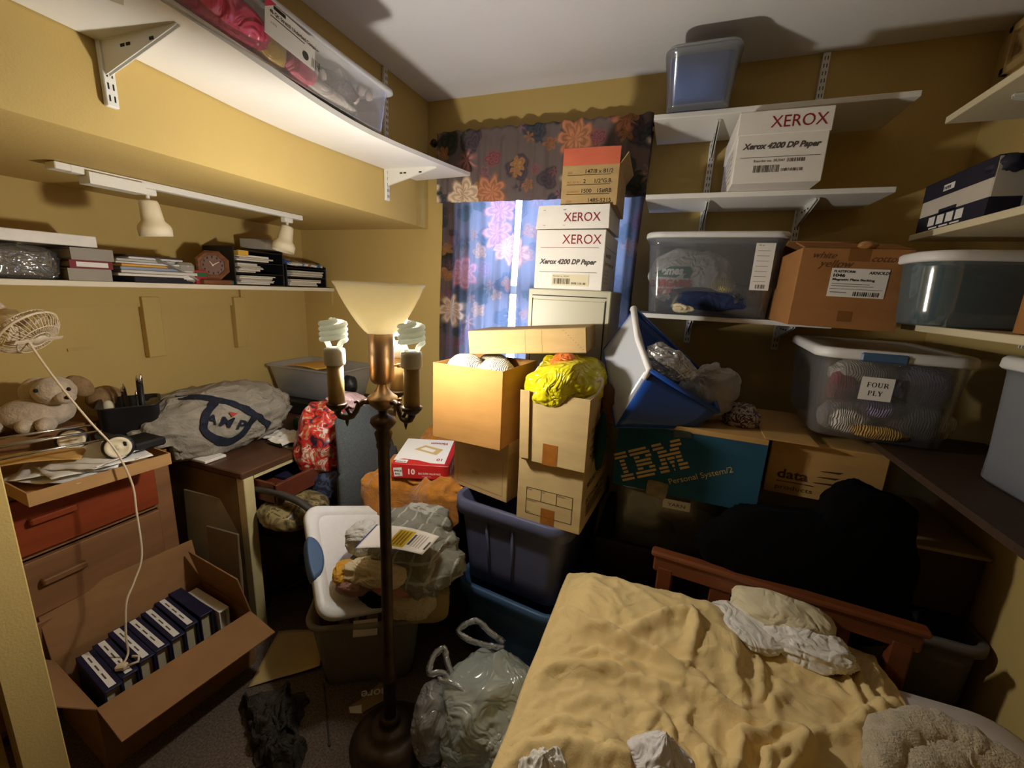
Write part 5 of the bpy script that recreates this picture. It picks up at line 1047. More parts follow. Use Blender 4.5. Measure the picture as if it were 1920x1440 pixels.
# ------------------------------------------------------------------ right side: cartons and totes
K_teal = card('teal_printed_card', C(34, 74, 94), .08); K_ibmtan = card('carton_tan', C(178, 140, 84), .08); STRIPE = mat('tan_stripe', C(196, 166, 108), .75)
t = thing('computer_carton', 'large teal carton with a striped logo under the tipped tote', 'box', (-.128, 1.44, .846), (0, math.radians(.6), math.radians(-1.5)))
w, d, h = .452, .48, .246; k = .005
m = MB(); m.box((w/2, k/2, h/2-.008), (w, k, h-.016)); m.box((w/2, d-k/2, h/2), (w, k, h)); m.box((k/2, d/2, h/2), (k, d-2*k, h)); m.box((w-k/2, d/2, h/2), (k, d-2*k, h)); m.box((w/2, d/2, k/2), (w-2*k, d-2*k, k)); bd = m.build('body', K_teal, t)
m = MB(); m.box((w/2, k/2-.0005, h-.008), (w, k+.001, .017), b=.001); m.box((w/2, .15, h-.004), (w-.012, .30, .006)); m.box((w+.06, .20, h+.002), (.14, .38, .004), M=None); m.build('flap', K_ibmtan, t)
GL = {'I': [[(0, 1)], [(0, 1)], [(.3, .7)], [(.3, .7)], [(.3, .7)], [(.3, .7)], [(0, 1)], [(0, 1)]],
      'B': [[(0, .86)], [(0, .98)], [(.15, .42), (.72, 1)], [(.15, .92)], [(.15, .92)], [(.15, .42), (.72, 1)], [(0, .98)], [(0, .86)]],
      'M': [[(0, .34), (.66, 1)], [(0, .38), (.62, 1)], [(.12, .44), (.56, .88)], [(.12, .88)], [(.12, .32), (.37, .63), (.68, .88)], [(.12, .32), (.42, .58), (.68, .88)], [(0, .32), (.46, .54), (.68, 1)], [(0, .32), (.485, .515), (.68, 1)]]}
def ibm(m):
    a = math.radians(25); U = Vector((math.cos(a), 0, math.sin(a))); V = Vector((-math.sin(a), 0, math.cos(a))); O = Vector((.034, EPS, .020)); x = 0
    for ch, w_ in (('I', .044), ('B', .070), ('M', .094)):
        for r, row in enumerate(GL[ch]):
            for p, q in row: m.rect(O, U, V, x+p*w_, .104-.0137*(r+1), (q-p)*w_, .0082, 0)
        x += w_+.010
    m.text('Personal System/2', .028, O + U*.150 - V*.048, U, V, m=0, width=.20)
over(bd, [STRIPE], ibm)
MB().blob((.150, -.001, .012), (.034, .003, .030), crump(.2, 90), 32, 20, p=5).build('tape', mat('crinkled_tape', C(120, 104, 70), .4, .4, var=(30, .3)), t)
MB().blob((.205, -.001, .222), (.03, .002, .012), crump(.25, 91), 24, 18, p=4).build('tape', mat('torn_tape', C(54, 70, 70), .4, .4), t)
t, bd = carton('data_carton', 'dim brown carton with a data logo right of the teal carton', 'box', (.345, 1.475, .905), math.radians(-2), .30, .42, .175, K_ibmtan)
def da(m):
    m.text('data', .042, (.03, EPS, .055), m=0, bold=.025, width=.082); m.rect((0, EPS, 0), FX, FZ, .03, .042, .10, .003, 0); m.text('products', .02, (.03, EPS, .018), m=0, width=.1)
    for q in range(3): m.prism([(.125+.006*q, EPS, .055+q*.020), (.175+.006*q, EPS, .055+q*.020), (.185+.006*q, EPS, .062+q*.020), (.135+.006*q, EPS, .058+q*.020)], (0, .0002, 0), 0)
over(bd, [mat('dark_brown_ink', C(70, 46, 26), .7)], da)
def lidded_tote(name, label, loc, rot, w, d, h, film, latch=True, r=.05, tw=.86, lab=None, front_latch=False, lidm=None, rimh=.018):
    t, bb = tub(name, label, (loc[0], loc[1], loc[2]), rot, w, d, h, film, tw=tw, r=r, lip=.006, liph=.010, wall=.003)
    m = MB(); m.loft([rrect(w+.016, d+.016, r+.005, h-.006), rrect(w+.024, d+.024, r+.008, h-.002), rrect(w+.022, d+.022, r+.008, h+rimh*.7), rrect(w+.008, d+.008, r, h+rimh), rrect(w-.06, d-.06, r, h+rimh), rrect(w-.07, d-.07, r, h+rimh-.006)], 0, (True, True), True); m.build('lid', lidm or M_lidw, t)
    if front_latch:
        m = MB(); m.box((-.03, -d/2-.012, h+.004), (.105, .012, .026), b=.005); m.build('latch', M_latch, t)
    return t
M_bin2 = plastic_film('hazy_tote', (.80, .79, .80), clear=.88, haze=.45, rough=.25)
t = lidded_tote('clear_tote', 'clear tote of yarn with a four ply label on the lowest right shelf', (.618, 1.70, 1.114), math.radians(-5), .345, .50, .245, M_bin2, front_latch=True, tw=.90, rimh=.022)
def serif(m, s, O, U, V, hgt):
    """capitals drawn as thick and thin strokes with serifs"""
    O = Vector(O); U = Vector(U); V = Vector(V); x = 0
    T, t_ = .16, .07
    def bar(x0, z0, w_, h_): m.rect(O, U, V, (x+x0)*hgt, z0*hgt, w_*hgt, h_*hgt, 1)
    def seg(a, b_, w_):
        d_ = Vector((b_[0]-a[0], b_[1]-a[1])); nn = Vector((-d_.y, d_.x)).normalized()*w_/2
        m.quad(*[O + U*((x+q[0])*hgt) + V*(q[1]*hgt) for q in ((a[0]-nn.x, a[1]-nn.y), (b_[0]-nn.x, b_[1]-nn.y), (b_[0]+nn.x, b_[1]+nn.y), (a[0]+nn.x, a[1]+nn.y))], 1)
    def arc(cx, cz, rx, rz, a0, a1, wt, wn):
        N_ = 14
        for i in range(N_):
            p = math.radians(a0+(a1-a0)*i/N_); q = math.radians(a0+(a1-a0)*(i+1)/N_)
            wv = lambda g_: wn+(wt-wn)*abs(math.cos(g_))
            pts = [(cx+(rx)*math.cos(p), cz+rz*math.sin(p)), (cx+rx*math.cos(q), cz+rz*math.sin(q)), (cx+(rx-wv(q))*math.cos(q), cz+(rz-wv(q))*math.sin(q)), (cx+(rx-wv(p))*math.cos(p), cz+(rz-wv(p))*math.sin(p))]
            m.quad(*[O + U*((x+g_[0])*hgt) + V*(g_[1]*hgt) for g_ in pts], 1)
    for ch in s:
        if ch == 'F': bar(.08, 0, T, 1); bar(0, 0, .34, .05); bar(0, .95, .62, .06); bar(.56, .78, .06, .2); bar(.2, .48, .3, .06); bar(.46, .38, .05, .26); wd_ = .72
        elif ch == 'O': arc(.42, .5, .42, .52, 0, 360, .17, .06); wd_ = .92
        elif ch == 'U': bar(.08, .3, T, .68); bar(.66, .3, t_, .68); arc(.40, .3, .33, .32, 180, 360, .14, .06); bar(0, .95, .32, .05); bar(.54, .95, .3, .05); wd_ = .92
        elif ch == 'R': bar(.08, 0, T, 1); bar(0, 0, .32, .05); bar(0, .95, .45, .05); arc(.40, .74, .28, .27, -90, 90, .15, .06); bar(.2, .47, .22, .05); seg((.42, .48), (.74, .03), .15); bar(.64, 0, .18, .05); wd_ = .84
        elif ch == 'P': bar(.08, 0, T, 1); bar(0, 0, .34, .05); bar(0, .95, .42, .05); arc(.36, .72, .30, .29, -90, 90, .15, .06); bar(.2, .43, .18, .05); wd_ = .74
        elif ch == 'L': bar(.08, 0, T, 1); bar(0, .95, .34, .05); bar(0, 0, .62, .06); bar(.57, 0, .06, .24); wd_ = .72
        elif ch == 'Y': bar(.34, 0, T, .48); bar(.24, 0, .36, .05); seg((.42, .45), (.10, .97), .16); seg((.42, .45), (.74, .97), .07); bar(-.02, .95, .30, .05); bar(.60, .95, .26, .05); wd_ = .86
        x += wd_+.08
def fp(m, O, U, V): serif(m, 'FOUR', O+U*.014+V*.038, U, V, .0135); serif(m, 'PLY', O+U*.020+V*.014, U, V, .0135)
MF = MB()
stick(t, 'label', (-.068, -.2565, .128), FX, (0, -.035, 1), .074, .066, fp, [PAPER, INK])
def inner(label, c, r, m_, s, k=.16, nm='yarn_skein'): tag(MB().blob(c, r, crump(k, s), 50, 34, p=2.4).build(nm, m_), label, 'yarn')
M_yl = yarnmat('lilac_yarn', C(150, 140, 170)); M_yo = yarnmat('ochre_yarn', C(190, 150, 84)); M_yg = yarnmat('grey_white_yarn', C(206, 200, 190)); M_ypk = yarnmat('pink_yarn', C(176, 70, 84))
inner('pale yarn skein low at the right in the four ply tote', (.70, 1.535, 1.18), (.085, .075, .06), M_yg, 101)
inner('pale yarn skein low at the left in the four ply tote', (.535, 1.53, 1.17), (.065, .07, .05), M_yg, 102)
inner('lilac grey yarn skein high at the right in the four ply tote', (.70, 1.535, 1.285), (.075, .08, .055), M_yl, 103)
inner('white yarn skein high at the left in the four ply tote', (.56, 1.55, 1.30), (.075, .08, .045), M_yw, 104)
inner('pink yarn skein at the left side of the four ply tote', (.505, 1.51, 1.262), (.034, .04, .045), M_ypk, 105)
inner('ochre yarn skein at the bottom of the four ply tote', (.61, 1.50, 1.145), (.085, .05, .022), M_yo, 106)
inner('lilac yarn skein in the middle of the four ply tote', (.60, 1.51, 1.215), (.06, .05, .035), M_yl, 107)
t = lidded_tote('clear_tote', 'hazy tote nearer the camera at the right edge of the picture', (.832, 1.04, 1.114), 0, .215, .54, .27, plastic_film('hazy_grey_tote', (.66, .68, .74), clear=.62, haze=.45, rough=.25), tw=.92, rimh=.022)
inner('white yarn skein inside the hazy tote at the right edge', (.83, 1.05, 1.21), (.06, .16, .07), M_yw, 108)
# third right shelf
M_tealfilm = plastic_film('teal_tinted_tub', (.30, .44, .50), clear=.62, haze=.4, rough=.12, gloss=.4)
t = lidded_tote('storage_tub', 'dark teal see-through tub with a white lid on the right shelf', (.735, 1.475, 1.459), 0, .31, .22, .165, M_tealfilm, tw=.92, r=.07, rimh=.02)
inner('teal wool inside the dark teal tub', (.735, 1.475, 1.53), (.12, .075, .06), mat('teal_wool', C(52, 96, 104), .95, .05, bump=(150, 1)), 110, nm='wool')
t, bd = carton('cardboard_box', 'brown carton with an open flap at the right edge of the picture', 'box', (.682, .945, 1.459), 0, .25, .27, .165, K_brown, top='open')
MB().box((0, 0, .025), (.225, .004, .05), b=.001, M=Matrix.Translation((.118, .27, .165)) @ Matrix.Rotation(math.radians(-25), 4, 'X')).build('flap', K_brown, t); MB().box((0, 0, .025), (.004, .26, .05), b=.001, M=Matrix.Translation((0, .135, .165)) @ Matrix.Rotation(math.radians(-35), 4, 'Y')).build('flap', K_brown, t)
t, bd = carton('cardboard_box', 'brown carton with a white shipping label beside the clear tote of bags', 'box', (.335, 1.51, 1.438), (0, math.radians(1.2), math.radians(-2)), .262, .43, .225, K_brown, top='open')
for (hx, rz, rx, ww, ll, hy) in ((.131, 0, -78, .255, .14, .004), (.131, 180, -72, .255, .16, .426)): MB().box((0, 0, ll/2), (ww, .004, ll), b=.001, M=Matrix.Translation((hx, hy, .225)) @ Matrix.Rotation(math.radians(rz), 4, 'Z') @ Matrix.Rotation(math.radians(rx), 4, 'X')).build('flap', K_brown, t)
def al(m, O, U, V):
    m.text('PLASTIFORM', .009, O+U*.006+V*.068, U, V, 1, bold=.03); m.text('ARNOLD', .011, O+U*.088+V*.066, U, V, 1, bold=.03, shear=.2); m.text('1046', .012, O+U*.006+V*.056, U, V, 1, bold=.04, wide=1.3); m.text('Magnetic Plate Backing', .0085, O+U*.006+V*.046, U, V, 1, bold=.03, width=.10)
    m.rect(O, U, V, .004, .022, .125, .001, 1); m.bars(O, U, V, .062, .004, .06, .012, 1, 12); m.rect(O, U, V, .006, .012, .04, .0016, 1); m.rect(O, U, V, .006, .030, .10, .0012, 1); m.rect(O, U, V, .006, .036, .09, .0012, 1)
stick(t, 'label', (.082, -.0004, .090), FX, FZ, .135, .080, al, [PAPER, INK])
over(bd, [mat('pencil_mark', C(96, 66, 38), .8), mat('dark_tape', C(126, 82, 40), .3, .5)], lambda m: (m.text('yellow', .030, (.045, EPS, .172), m=0, shear=.4), m.text('white', .026, (.03, EPS, .196), m=0, shear=.4), m.text('cotton', .026, (.17, EPS, .190), m=0, shear=.4), m.rect((0, EPS*.6, 0), FX, FZ, .115, .19, .05, .034, 1), m.rect((0, EPS*.6, 0), FX, FZ, .12, .02, .035, .03, 1)))
MB().blob((.155, .01, .235), (.022, .02, .012), crump(.3, 120), 20, 14).build('tape', mat('loose_tape', C(150, 104, 56), .25, .5), t)
# lowest back shelf: clear tote of bags
t = lidded_tote('clear_tote', 'clear tote of shopping bags on the lowest back shelf', (.122, 1.945, 1.437), 0, .475, .30, .295, plastic_film('clear_tote_film', (.78, .82, .88), clear=.87, haze=.45, rough=.1), tw=.90, rimh=.016)
def tl_label(m, O, U, V):
    for q in range(7): m.rect(O, U, V, .008, .03+.018*q, .04, .0012, 1)
    m.bars(O, U, V, .018, .006, .03, .014, 1, 20); m.text('66 qt', .008, O+U*.01+V*.155, U, V, 1)
stick(t, 'label', (.135, -.1485, .105), FX, (0, -.04, 1), .062, .165, tl_label, [PAPER, INKG])
M_wbag = mat('white_bag_film', C(216, 210, 200), .4, .3, trans=.2)
wb = tag(MB().blob((.05, 1.90, 1.585), (.15, .075, .105), crump(.22, 130), 80, 54, p=2.4).build('shopping_bag', M_wbag), 'white shopping bag with green and red lettering inside the clear tote', 'bag')
def bagprint():
    src = MB().blob((.05, 1.90, 1.585), (.15, .075, .105), crump(.22, 130), 80, 54, p=2.4); m = MB(); O = (.0, 1.83, 1.60); U = (1, 0, 0); V = (0, 0, 1)
    m.add(drape(src, [(-.085, .0), (-.02, .022), (.045, .022), (.060, .005), (.05, -.022), (-.07, -.018)], O, U, V, .004), [(0, 5, 4, 3, 2, 1)], 0)
    for s, x, y, sz, mi in (('ames', -.055, -.008, .042, 1), ('BARGAINS', -.098, -.055, .036, 2), ('BY THE', -.075, -.085, .03, 2)):
        vs, fs = glyphs(s, .05, .15); m.add(drape(src, [(x+v.x*sz*.9, y+v.y*sz) for v in vs], O, U, V, .006), fs, mi)
    m.build('print', [mat('bag_green', C(30, 92, 74), .6), WHT, mat('bag_red', C(196, 70, 66), .6)], wb)
bagprint()
tag(MB().blob((.17, 1.86, 1.545), (.055, .05, .04), crump(.1, 133), 36, 24).build('yarn_ball', yarnmat('butter_yarn', C(212, 194, 130))), 'butter yellow yarn in the middle of the clear tote', 'yarn')
tag(MB().blob((.14, 1.89, 1.50), (.17, .085, .052), crump(.16, 136), 60, 40, p=3).build('navy_cloth', mat('navy_knit', C(44, 54, 84), .9, .1, var=(9, .3))), 'navy knit cloth at the bottom of the clear tote', 'cloth')
tag(MB().blob((.235, 1.90, 1.51), (.085, .09, .055), crump(.24, 139), 50, 34).build('dark_wrapper', mat('dark_shiny_film', C(60, 64, 72), .15, .8)), 'dark shiny wrapper at the right end of the clear tote', 'packaging')
tag(MB().blob((.04, 1.825, 1.465), (.045, .02, .02), crump(.24, 141), 30, 20).build('cream_scrap', M_crm), 'cream scrap of cloth low in the clear tote', 'cloth')
# blue bin on the highest shelf
t = thing('blue_bin', 'frosted bin with blue contents on the highest back shelf', 'storage bin', (0.0, 1.925, 2.171))
m = MB(); m.loft([rrect(.205, .28, .03, 0), rrect(.212, .29, .035, .004), rrect(.235, .315, .04, .165), rrect(.252, .33, .045, .168), rrect(.252, .33, .045, .18), rrect(.23, .31, .04, .18), rrect(.205, .28, .03, .008)], 0, (True, True), True); m.build('body', plastic_film('frosted_blue_bin', (.74, .76, .82), clear=.84, haze=.5), t)
m = MB(); m.loft([rrect(.245, .322, .04, .176), rrect(.25, .33, .045, .182), rrect(.235, .315, .04, .192)], 0, (True, True), True); m.build('lid', plastic_film('frosted_lid', (.80, .82, .84), clear=.4, haze=.5), t)
m = MB(); m.loft([rrect(.17, .26, .03, .03), rrect(.215, .297, .035, .160)], 0, (True, True), True); tag(m.build('blue_tray', mat('blue_tray_plastic', C(74, 122, 204), .5, .3), loc=(0, 1.925, 2.171)), 'blue tray nested inside the frosted bin on the highest shelf', 'tray')
# black and white carton and the bin beside it
K_navy = mat('navy_print', C(38, 36, 48), .6, .2)
t, bd = carton('paper_carton', 'black and white printed carton at the far end of the right shelf', 'box', (.662, 1.375, 1.719), 0, .27, .305, .135, card('off_white_card', C(196, 186, 170), .05), seam=False)
def bw(m):
    O = (-.0008, .305, 0); U = (0, -1, 0); V = FZ
    m.rect(O, U, V, 0, 0, .305, .045, 0); m.rect(O, U, V, 0, .088, .305, .047, 0); m.rect(O, U, V, .10, .042, .08, .012, 0); O2 = (-.0014, .305, 0)
    for q in range(4): m.rect(O2, U, V, .06+.042*q, .014, .032, .024, 1)
    for q in range(3): m.rect(O2, U, V, .07+.05*q, .005, .04, .004, 1)
    m.rect(O2, U, V, .10, .10, .05, .016, 1); m.text('PAPER', .012, Vector(O2)+Vector((-.0005, -.103, .103)), U, V, 0, bold=.02); m.rect((0, EPS, 0), FX, FZ, 0, 0, .27, .045, 0)
    m.rect((0, 0, .1358), FX, FY, 0, 0, .27, .305, 0)
over(bd, [K_navy, WHT], bw)
MB().blob((.03, .02, .118), (.035, .035, .022), crump(.3, 150), 24, 18).build('torn_flap', K_navy, t)
t = lidded_tote('clear_tote', 'clear tote with a white lid on the right shelf by the picture edge', (.81, 1.16, 1.719), 0, .27, .38, .165, plastic_film('clear_side_tote', (.66, .66, .64), clear=.7, haze=.5), tw=.92, rimh=.02)
inner('pale wool inside the clear tote at the picture edge', (.80, 1.16, 1.78), (.09, .14, .05), M_yg, 152, nm='wool')
# ------------------------------------------------------------------ dark corner behind the headboard
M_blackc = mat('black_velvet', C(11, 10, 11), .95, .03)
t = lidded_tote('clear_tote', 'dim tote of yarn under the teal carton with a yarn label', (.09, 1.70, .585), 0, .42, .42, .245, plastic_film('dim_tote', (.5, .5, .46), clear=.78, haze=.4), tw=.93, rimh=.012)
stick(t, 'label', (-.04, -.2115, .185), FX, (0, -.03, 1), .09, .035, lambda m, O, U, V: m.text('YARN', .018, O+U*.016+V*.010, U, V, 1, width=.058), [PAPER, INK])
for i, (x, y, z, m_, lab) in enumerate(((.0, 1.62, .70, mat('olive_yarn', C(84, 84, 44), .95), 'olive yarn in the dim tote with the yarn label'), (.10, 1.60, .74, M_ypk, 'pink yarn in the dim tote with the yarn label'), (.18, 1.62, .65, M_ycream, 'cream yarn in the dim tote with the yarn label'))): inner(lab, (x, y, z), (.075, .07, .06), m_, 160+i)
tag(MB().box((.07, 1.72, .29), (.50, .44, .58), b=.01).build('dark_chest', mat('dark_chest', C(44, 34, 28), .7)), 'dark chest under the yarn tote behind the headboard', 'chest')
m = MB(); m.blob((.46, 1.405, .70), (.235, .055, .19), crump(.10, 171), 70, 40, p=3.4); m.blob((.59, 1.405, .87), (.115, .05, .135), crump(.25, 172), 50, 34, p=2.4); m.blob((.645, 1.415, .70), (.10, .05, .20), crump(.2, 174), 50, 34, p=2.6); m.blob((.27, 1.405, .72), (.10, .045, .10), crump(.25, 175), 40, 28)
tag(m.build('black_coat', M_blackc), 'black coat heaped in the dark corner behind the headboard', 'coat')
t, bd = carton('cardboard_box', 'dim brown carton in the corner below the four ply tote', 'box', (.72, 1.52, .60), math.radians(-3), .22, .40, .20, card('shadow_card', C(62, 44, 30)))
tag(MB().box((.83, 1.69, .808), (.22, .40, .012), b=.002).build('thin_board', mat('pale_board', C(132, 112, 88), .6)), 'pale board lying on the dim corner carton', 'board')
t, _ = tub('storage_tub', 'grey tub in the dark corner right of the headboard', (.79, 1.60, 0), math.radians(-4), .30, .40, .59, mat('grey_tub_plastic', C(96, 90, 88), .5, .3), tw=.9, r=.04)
# ------------------------------------------------------------------ bed
M_head = mat('red_brown_headboard', C(112, 60, 30), .45, .35, var=(6, .25), stretch=(.4, 3, 3))
t = thing('bed', 'bed with a red brown headboard and white fitted sheet', 'bed', (0, 0, 0))
H4 = Matrix.Translation((.063, 1.385, -.02)) @ Matrix.Rotation(math.radians(-6.5), 4, 'Z')
m = MB(); m.box((.330, .0, .645), (.70, .030, .075), b=.006, M=H4); m.box((.330, -.004, .675), (.72, .042, .02), b=.006, M=H4); m.box((.345, 0, .40), (.66, .022, .10), b=.003, M=H4); m.build('headboard', M_head, t)
for x in (.02, .64): MB().box((x, 0, .315), (.05, .034, .63), b=.005, M=H4).build('headboard_post', M_head, t)
for x in (.19, .345, .50): MB().box((x, 0, .53), (.06, .018, .17), b=.003, M=H4).build('headboard_slat', M_head, t)
M_sheet = mat('white_fitted_sheet', C(206, 196, 192), .9, .1, bump=(30, .12))
m = MB(); Lo = []; cx, cy, w, d = .372, .02, 1.12, 2.48
for gx, z in ((.02, .27), (0, .29), (0, .47), (.012, .50), (.035, .518), (.08, .524)): Lo.append(rrect(w-2*gx, d-2*gx, .09, z, 6, cx, cy))
m.loft(Lo, 0, (True, True), True); m.build('mattress', M_sheet, t)
MB().box((cx, cy, .14), (w-.04, d-.04, .25), b=.01).build('box_spring', mat('box_spring_cloth', C(90, 84, 80), .9), t)
RID = [([(1012, 1262), (1060, 1240), (1120, 1245), (1200, 1270), (1275, 1283)], .020, .020), ([(1060, 1132), (1085, 1162), (1130, 1180), (1180, 1200), (1230, 1230), (1290, 1258), (1345, 1300)], .018, .014), ([(1180, 1192), (1230, 1180), (1287, 1163), (1302, 1200), (1292, 1247)], .022, .016),
       ([(955, 1432), (1000, 1402), (1060, 1385), (1130, 1395), (1180, 1420)], .024, .02), ([(975, 1380), (1040, 1350), (1110, 1350), (1150, 1380), (1175, 1412)], .016, .018), ([(1240, 1235), (1300, 1280), (1370, 1320), (1430, 1352), (1495, 1378)], .022, .014), ([(1380, 1205), (1368, 1250), (1392, 1305)], .014, .016),
       ([(1368, 1438), (1388, 1372), (1440, 1375), (1500, 1382)], .034, .014), ([(1410, 1212), (1432, 1250), (1420, 1292)], .012, .012), ([(1450, 1205), (1500, 1245), (1560, 1275), (1590, 1305)], .014, .016), ([(1575, 1240), (1605, 1295), (1618, 1340)], .018, .010), ([(1600, 1225), (1632, 1285), (1648, 1330)], .018, .010), ([(1628, 1220), (1655, 1270), (1672, 1315)], .016, .009),
       ([(1570, 1362), (1630, 1338), (1692, 1312)], .030, .022), ([(1540, 1365), (1505, 1400), (1480, 1440)], .022, .014), ([(1310, 1440), (1328, 1402), (1372, 1432)], .020, .012), ([(1440, 1440), (1440, 1402), (1505, 1398)], .024, .013), ([(1200, 1300), (1225, 1330), (1215, 1370)], .010, .014), ([(1225, 1310), (1260, 1355), (1270, 1400)], .012, .012), ([(1300, 1310), (1290, 1350), (1330, 1390)], .012, .014), ([(1150, 1215), (1175, 1235), (1200, 1260)], .009, .010), ([(1090, 1215), (1130, 1210), (1190, 1235)], .009, .012), ([(1450, 1330), (1445, 1300), (1470, 1270)], .012, .012), ([(1050, 1320), (1100, 1300), (1160, 1305)], .008, .015)]
RW = [([at(a, b_, 'Z', .55) for a, b_ in ps], am, wd_) for ps, am, wd_ in RID]
def fold(x, y):
    s = 0; wx = x + .018*fbm(x*9, y*9, 2); wy = y + .018*fbm(x*9, y*9, 6)
    for ps, am, wd_ in RW:
        best = 9; bt_ = 0; n = len(ps)-1
        for i in range(n):
            ax, ay, bx, by = ps[i].x, ps[i].y, ps[i+1].x, ps[i+1].y; dx, dy = bx-ax, by-ay; L2 = dx*dx+dy*dy
            q = max(0, min(1, ((wx-ax)*dx+(wy-ay)*dy)/L2)); ex, ey = wx-ax-dx*q, wy-ay-dy*q; dd = math.hypot(ex, ey)
            if dd < best: best = dd; bt_ = (i+q)/n; side = 1 if ex*dy-ey*dx > 0 else -1
        if best < wd_*3.5:
            e = best/(wd_*(1.25 if side > 0 else .7)); s += 1.25*am*math.exp(-e*e)*(.35+.65*math.sin(math.pi*(.08+.84*bt_)))
    return s
def quilt(u, v):
    Y = 1.325-.98*v
    rX = interp([(.3, .50), (.94, .50), (1.0, .585), (1.10, .655), (1.2, .66), (1.33, .64)], Y) + .012*fbm(Y*9, 3.3)
    lX = -.235 + .012*nz(Y*5, 1)
    if u < .14:
        q = u/.14; return (lX - .012*math.sin(q*3)*nz(Y*8, q*2) - .004, Y, .20 + .32*q)
    q = (u-.14)/.86; X = lX+.012*min(1, q*12) + (rX-lX)*q
    hump = .055*sm(.98, 1.20, Y)*sm(1.345, 1.27, Y)*sm(-.22, -.14, X)*sm(.36, .22, X)
    z = .529 + hump*1.0 + fold(X, Y) + .0045*fbm(X*14, Y*14, 5) + .007*ridge(X*7+Y*3, Y*9, 8) + .004*ridge(X*15, Y*21-X*6, 3)
    z -= .05*sm(.96, 1.0, q)*(1 if Y > 1.0 else .4)
    z -= .012*sm(.05, 0, q)
    return (X, Y - .004, max(z, .527))
M_quilt = mat('yellow_bed_cover', C(226, 198, 138), .9, .12, bump=(260, .25), sheen=.15)
cloth('bed_cover', 'rumpled pale yellow cover spread over the left of the bed', 'bed cover', quilt, 210, 230, M_quilt, .004)
M_wlin = mat('white_linen', C(228, 222, 210), .9, .1, bump=(160, .25))
def heap(name, label, cat, px, py, z, r, m_, rot, k, s, f=3, p=2.2, zmin=.53): return tag(MB().blob(at(px, py, 'Z', z), r, crump(k, s, f), 90, 56, p=p, M=Matrix.Rotation(math.radians(rot), 3, 'Z'), zmin=zmin).build(name, m_), label, cat)
heap('folded_linen', 'cream folded linen heaped against the headboard', 'linen', 1462, 1150, .585, (.135, .095, .065), mat('cream_linen', C(218, 204, 168), .9, .1, bump=(160, .25)), -12, .16, 201)
heap('white_linen', 'white linen spread left of the cream linen on the bed', 'linen', 1400, 1175, .565, (.10, .075, .030), M_wlin, -30, .2, 203)
heap('lace_cloth', 'crinkled white lacy cloth at the front of the linen heap', 'cloth', 1520, 1215, .575, (.10, .055, .040), M_wlin, -8, .34, 206, f=4.5)
M_terry = mat('fluffy_terry', C(206, 188, 156), 1.0, .03, bump=(200, 1.4), var=(50, .15), sheen=.5)
def roll(label, pts, r0, z, k):
    P = [at(a, b_, 'Z', z) for a, b_ in curve(pts, 10)]; m = MB(); L = []; n = len(P)
    for i, p in enumerate(P):
        tg = (P[min(i+1, n-1)]-P[max(0, i-1)]).normalized(); sd_ = tg.cross(Vector((0, 0, 1))).normalized(); e = (.25+.75*math.sin(math.pi*min(1, max(0, (i+.6)/(n+.2))))**.5)
        L.append([p + (sd_*math.cos(a)*1.15 + Vector((0, 0, 1))*math.sin(a)*.8)*r0*e*(1+.22*fbm(i*.25, math.cos(a)*1.5, math.sin(a)*1.5+k)) for a in (2*math.pi*q/22 for q in range(22))])
    m.loft(L, 0, (True, True), True); return tag(m.build('fluffy_towel', M_terry), label, 'towel')
roll('fluffy beige towel rolled in an arch on the white sheet', [(1650, 1460), (1658, 1405), (1690, 1372), (1745, 1368), (1810, 1392), (1870, 1424), (1925, 1450)], .042, .562, 3)
roll('fluffy beige towel lying inside the arch of the rolled one', [(1705, 1470), (1740, 1425), (1800, 1420), (1860, 1460)], .045, .55, 8)
def draped(name, label, cat, px, py, z0, R_, h, m_, sd):
    c = at(px, py, 'Z', z0)
    def f(u, v):
        a = 2*math.pi*u; ca, sa = math.cos(a), math.sin(a); rr = R_*(.78 + .35*nz(ca*1.1+sd, sa*1.1, 2))*v
        fo = (.6*math.sin(5*a+sd+2*v) + .5*math.sin(9*a+sd*2) + .8*nz(ca*2.5, sa*2.5+sd, v*2))
        return (c.x + ca*rr + .012*nz(v*3, sd, 1), c.y + sa*rr, .534 + (z0-.534) + h*(1-v)**.85 + .016*fo*v*(1.1-.7*v) + .006*ridge(ca*v*5+sd, sa*v*5, 3))
    return tag(MB().sheet(f, 84, 26, -.003).build(name, m_), label, cat)
draped('white_cloth', 'white cotton cloth peaked up on the yellow cover at the picture bottom', 'cloth', 1240, 1440, .556, .080, .085, mat('white_cotton', C(222, 216, 212), .9, .1, bump=(160, .3)), 3)
draped('tissue', 'crumpled tissue on the yellow cover at the picture bottom', 'tissue', 1018, 1442, .552, .060, .032, M_wlin, 8)
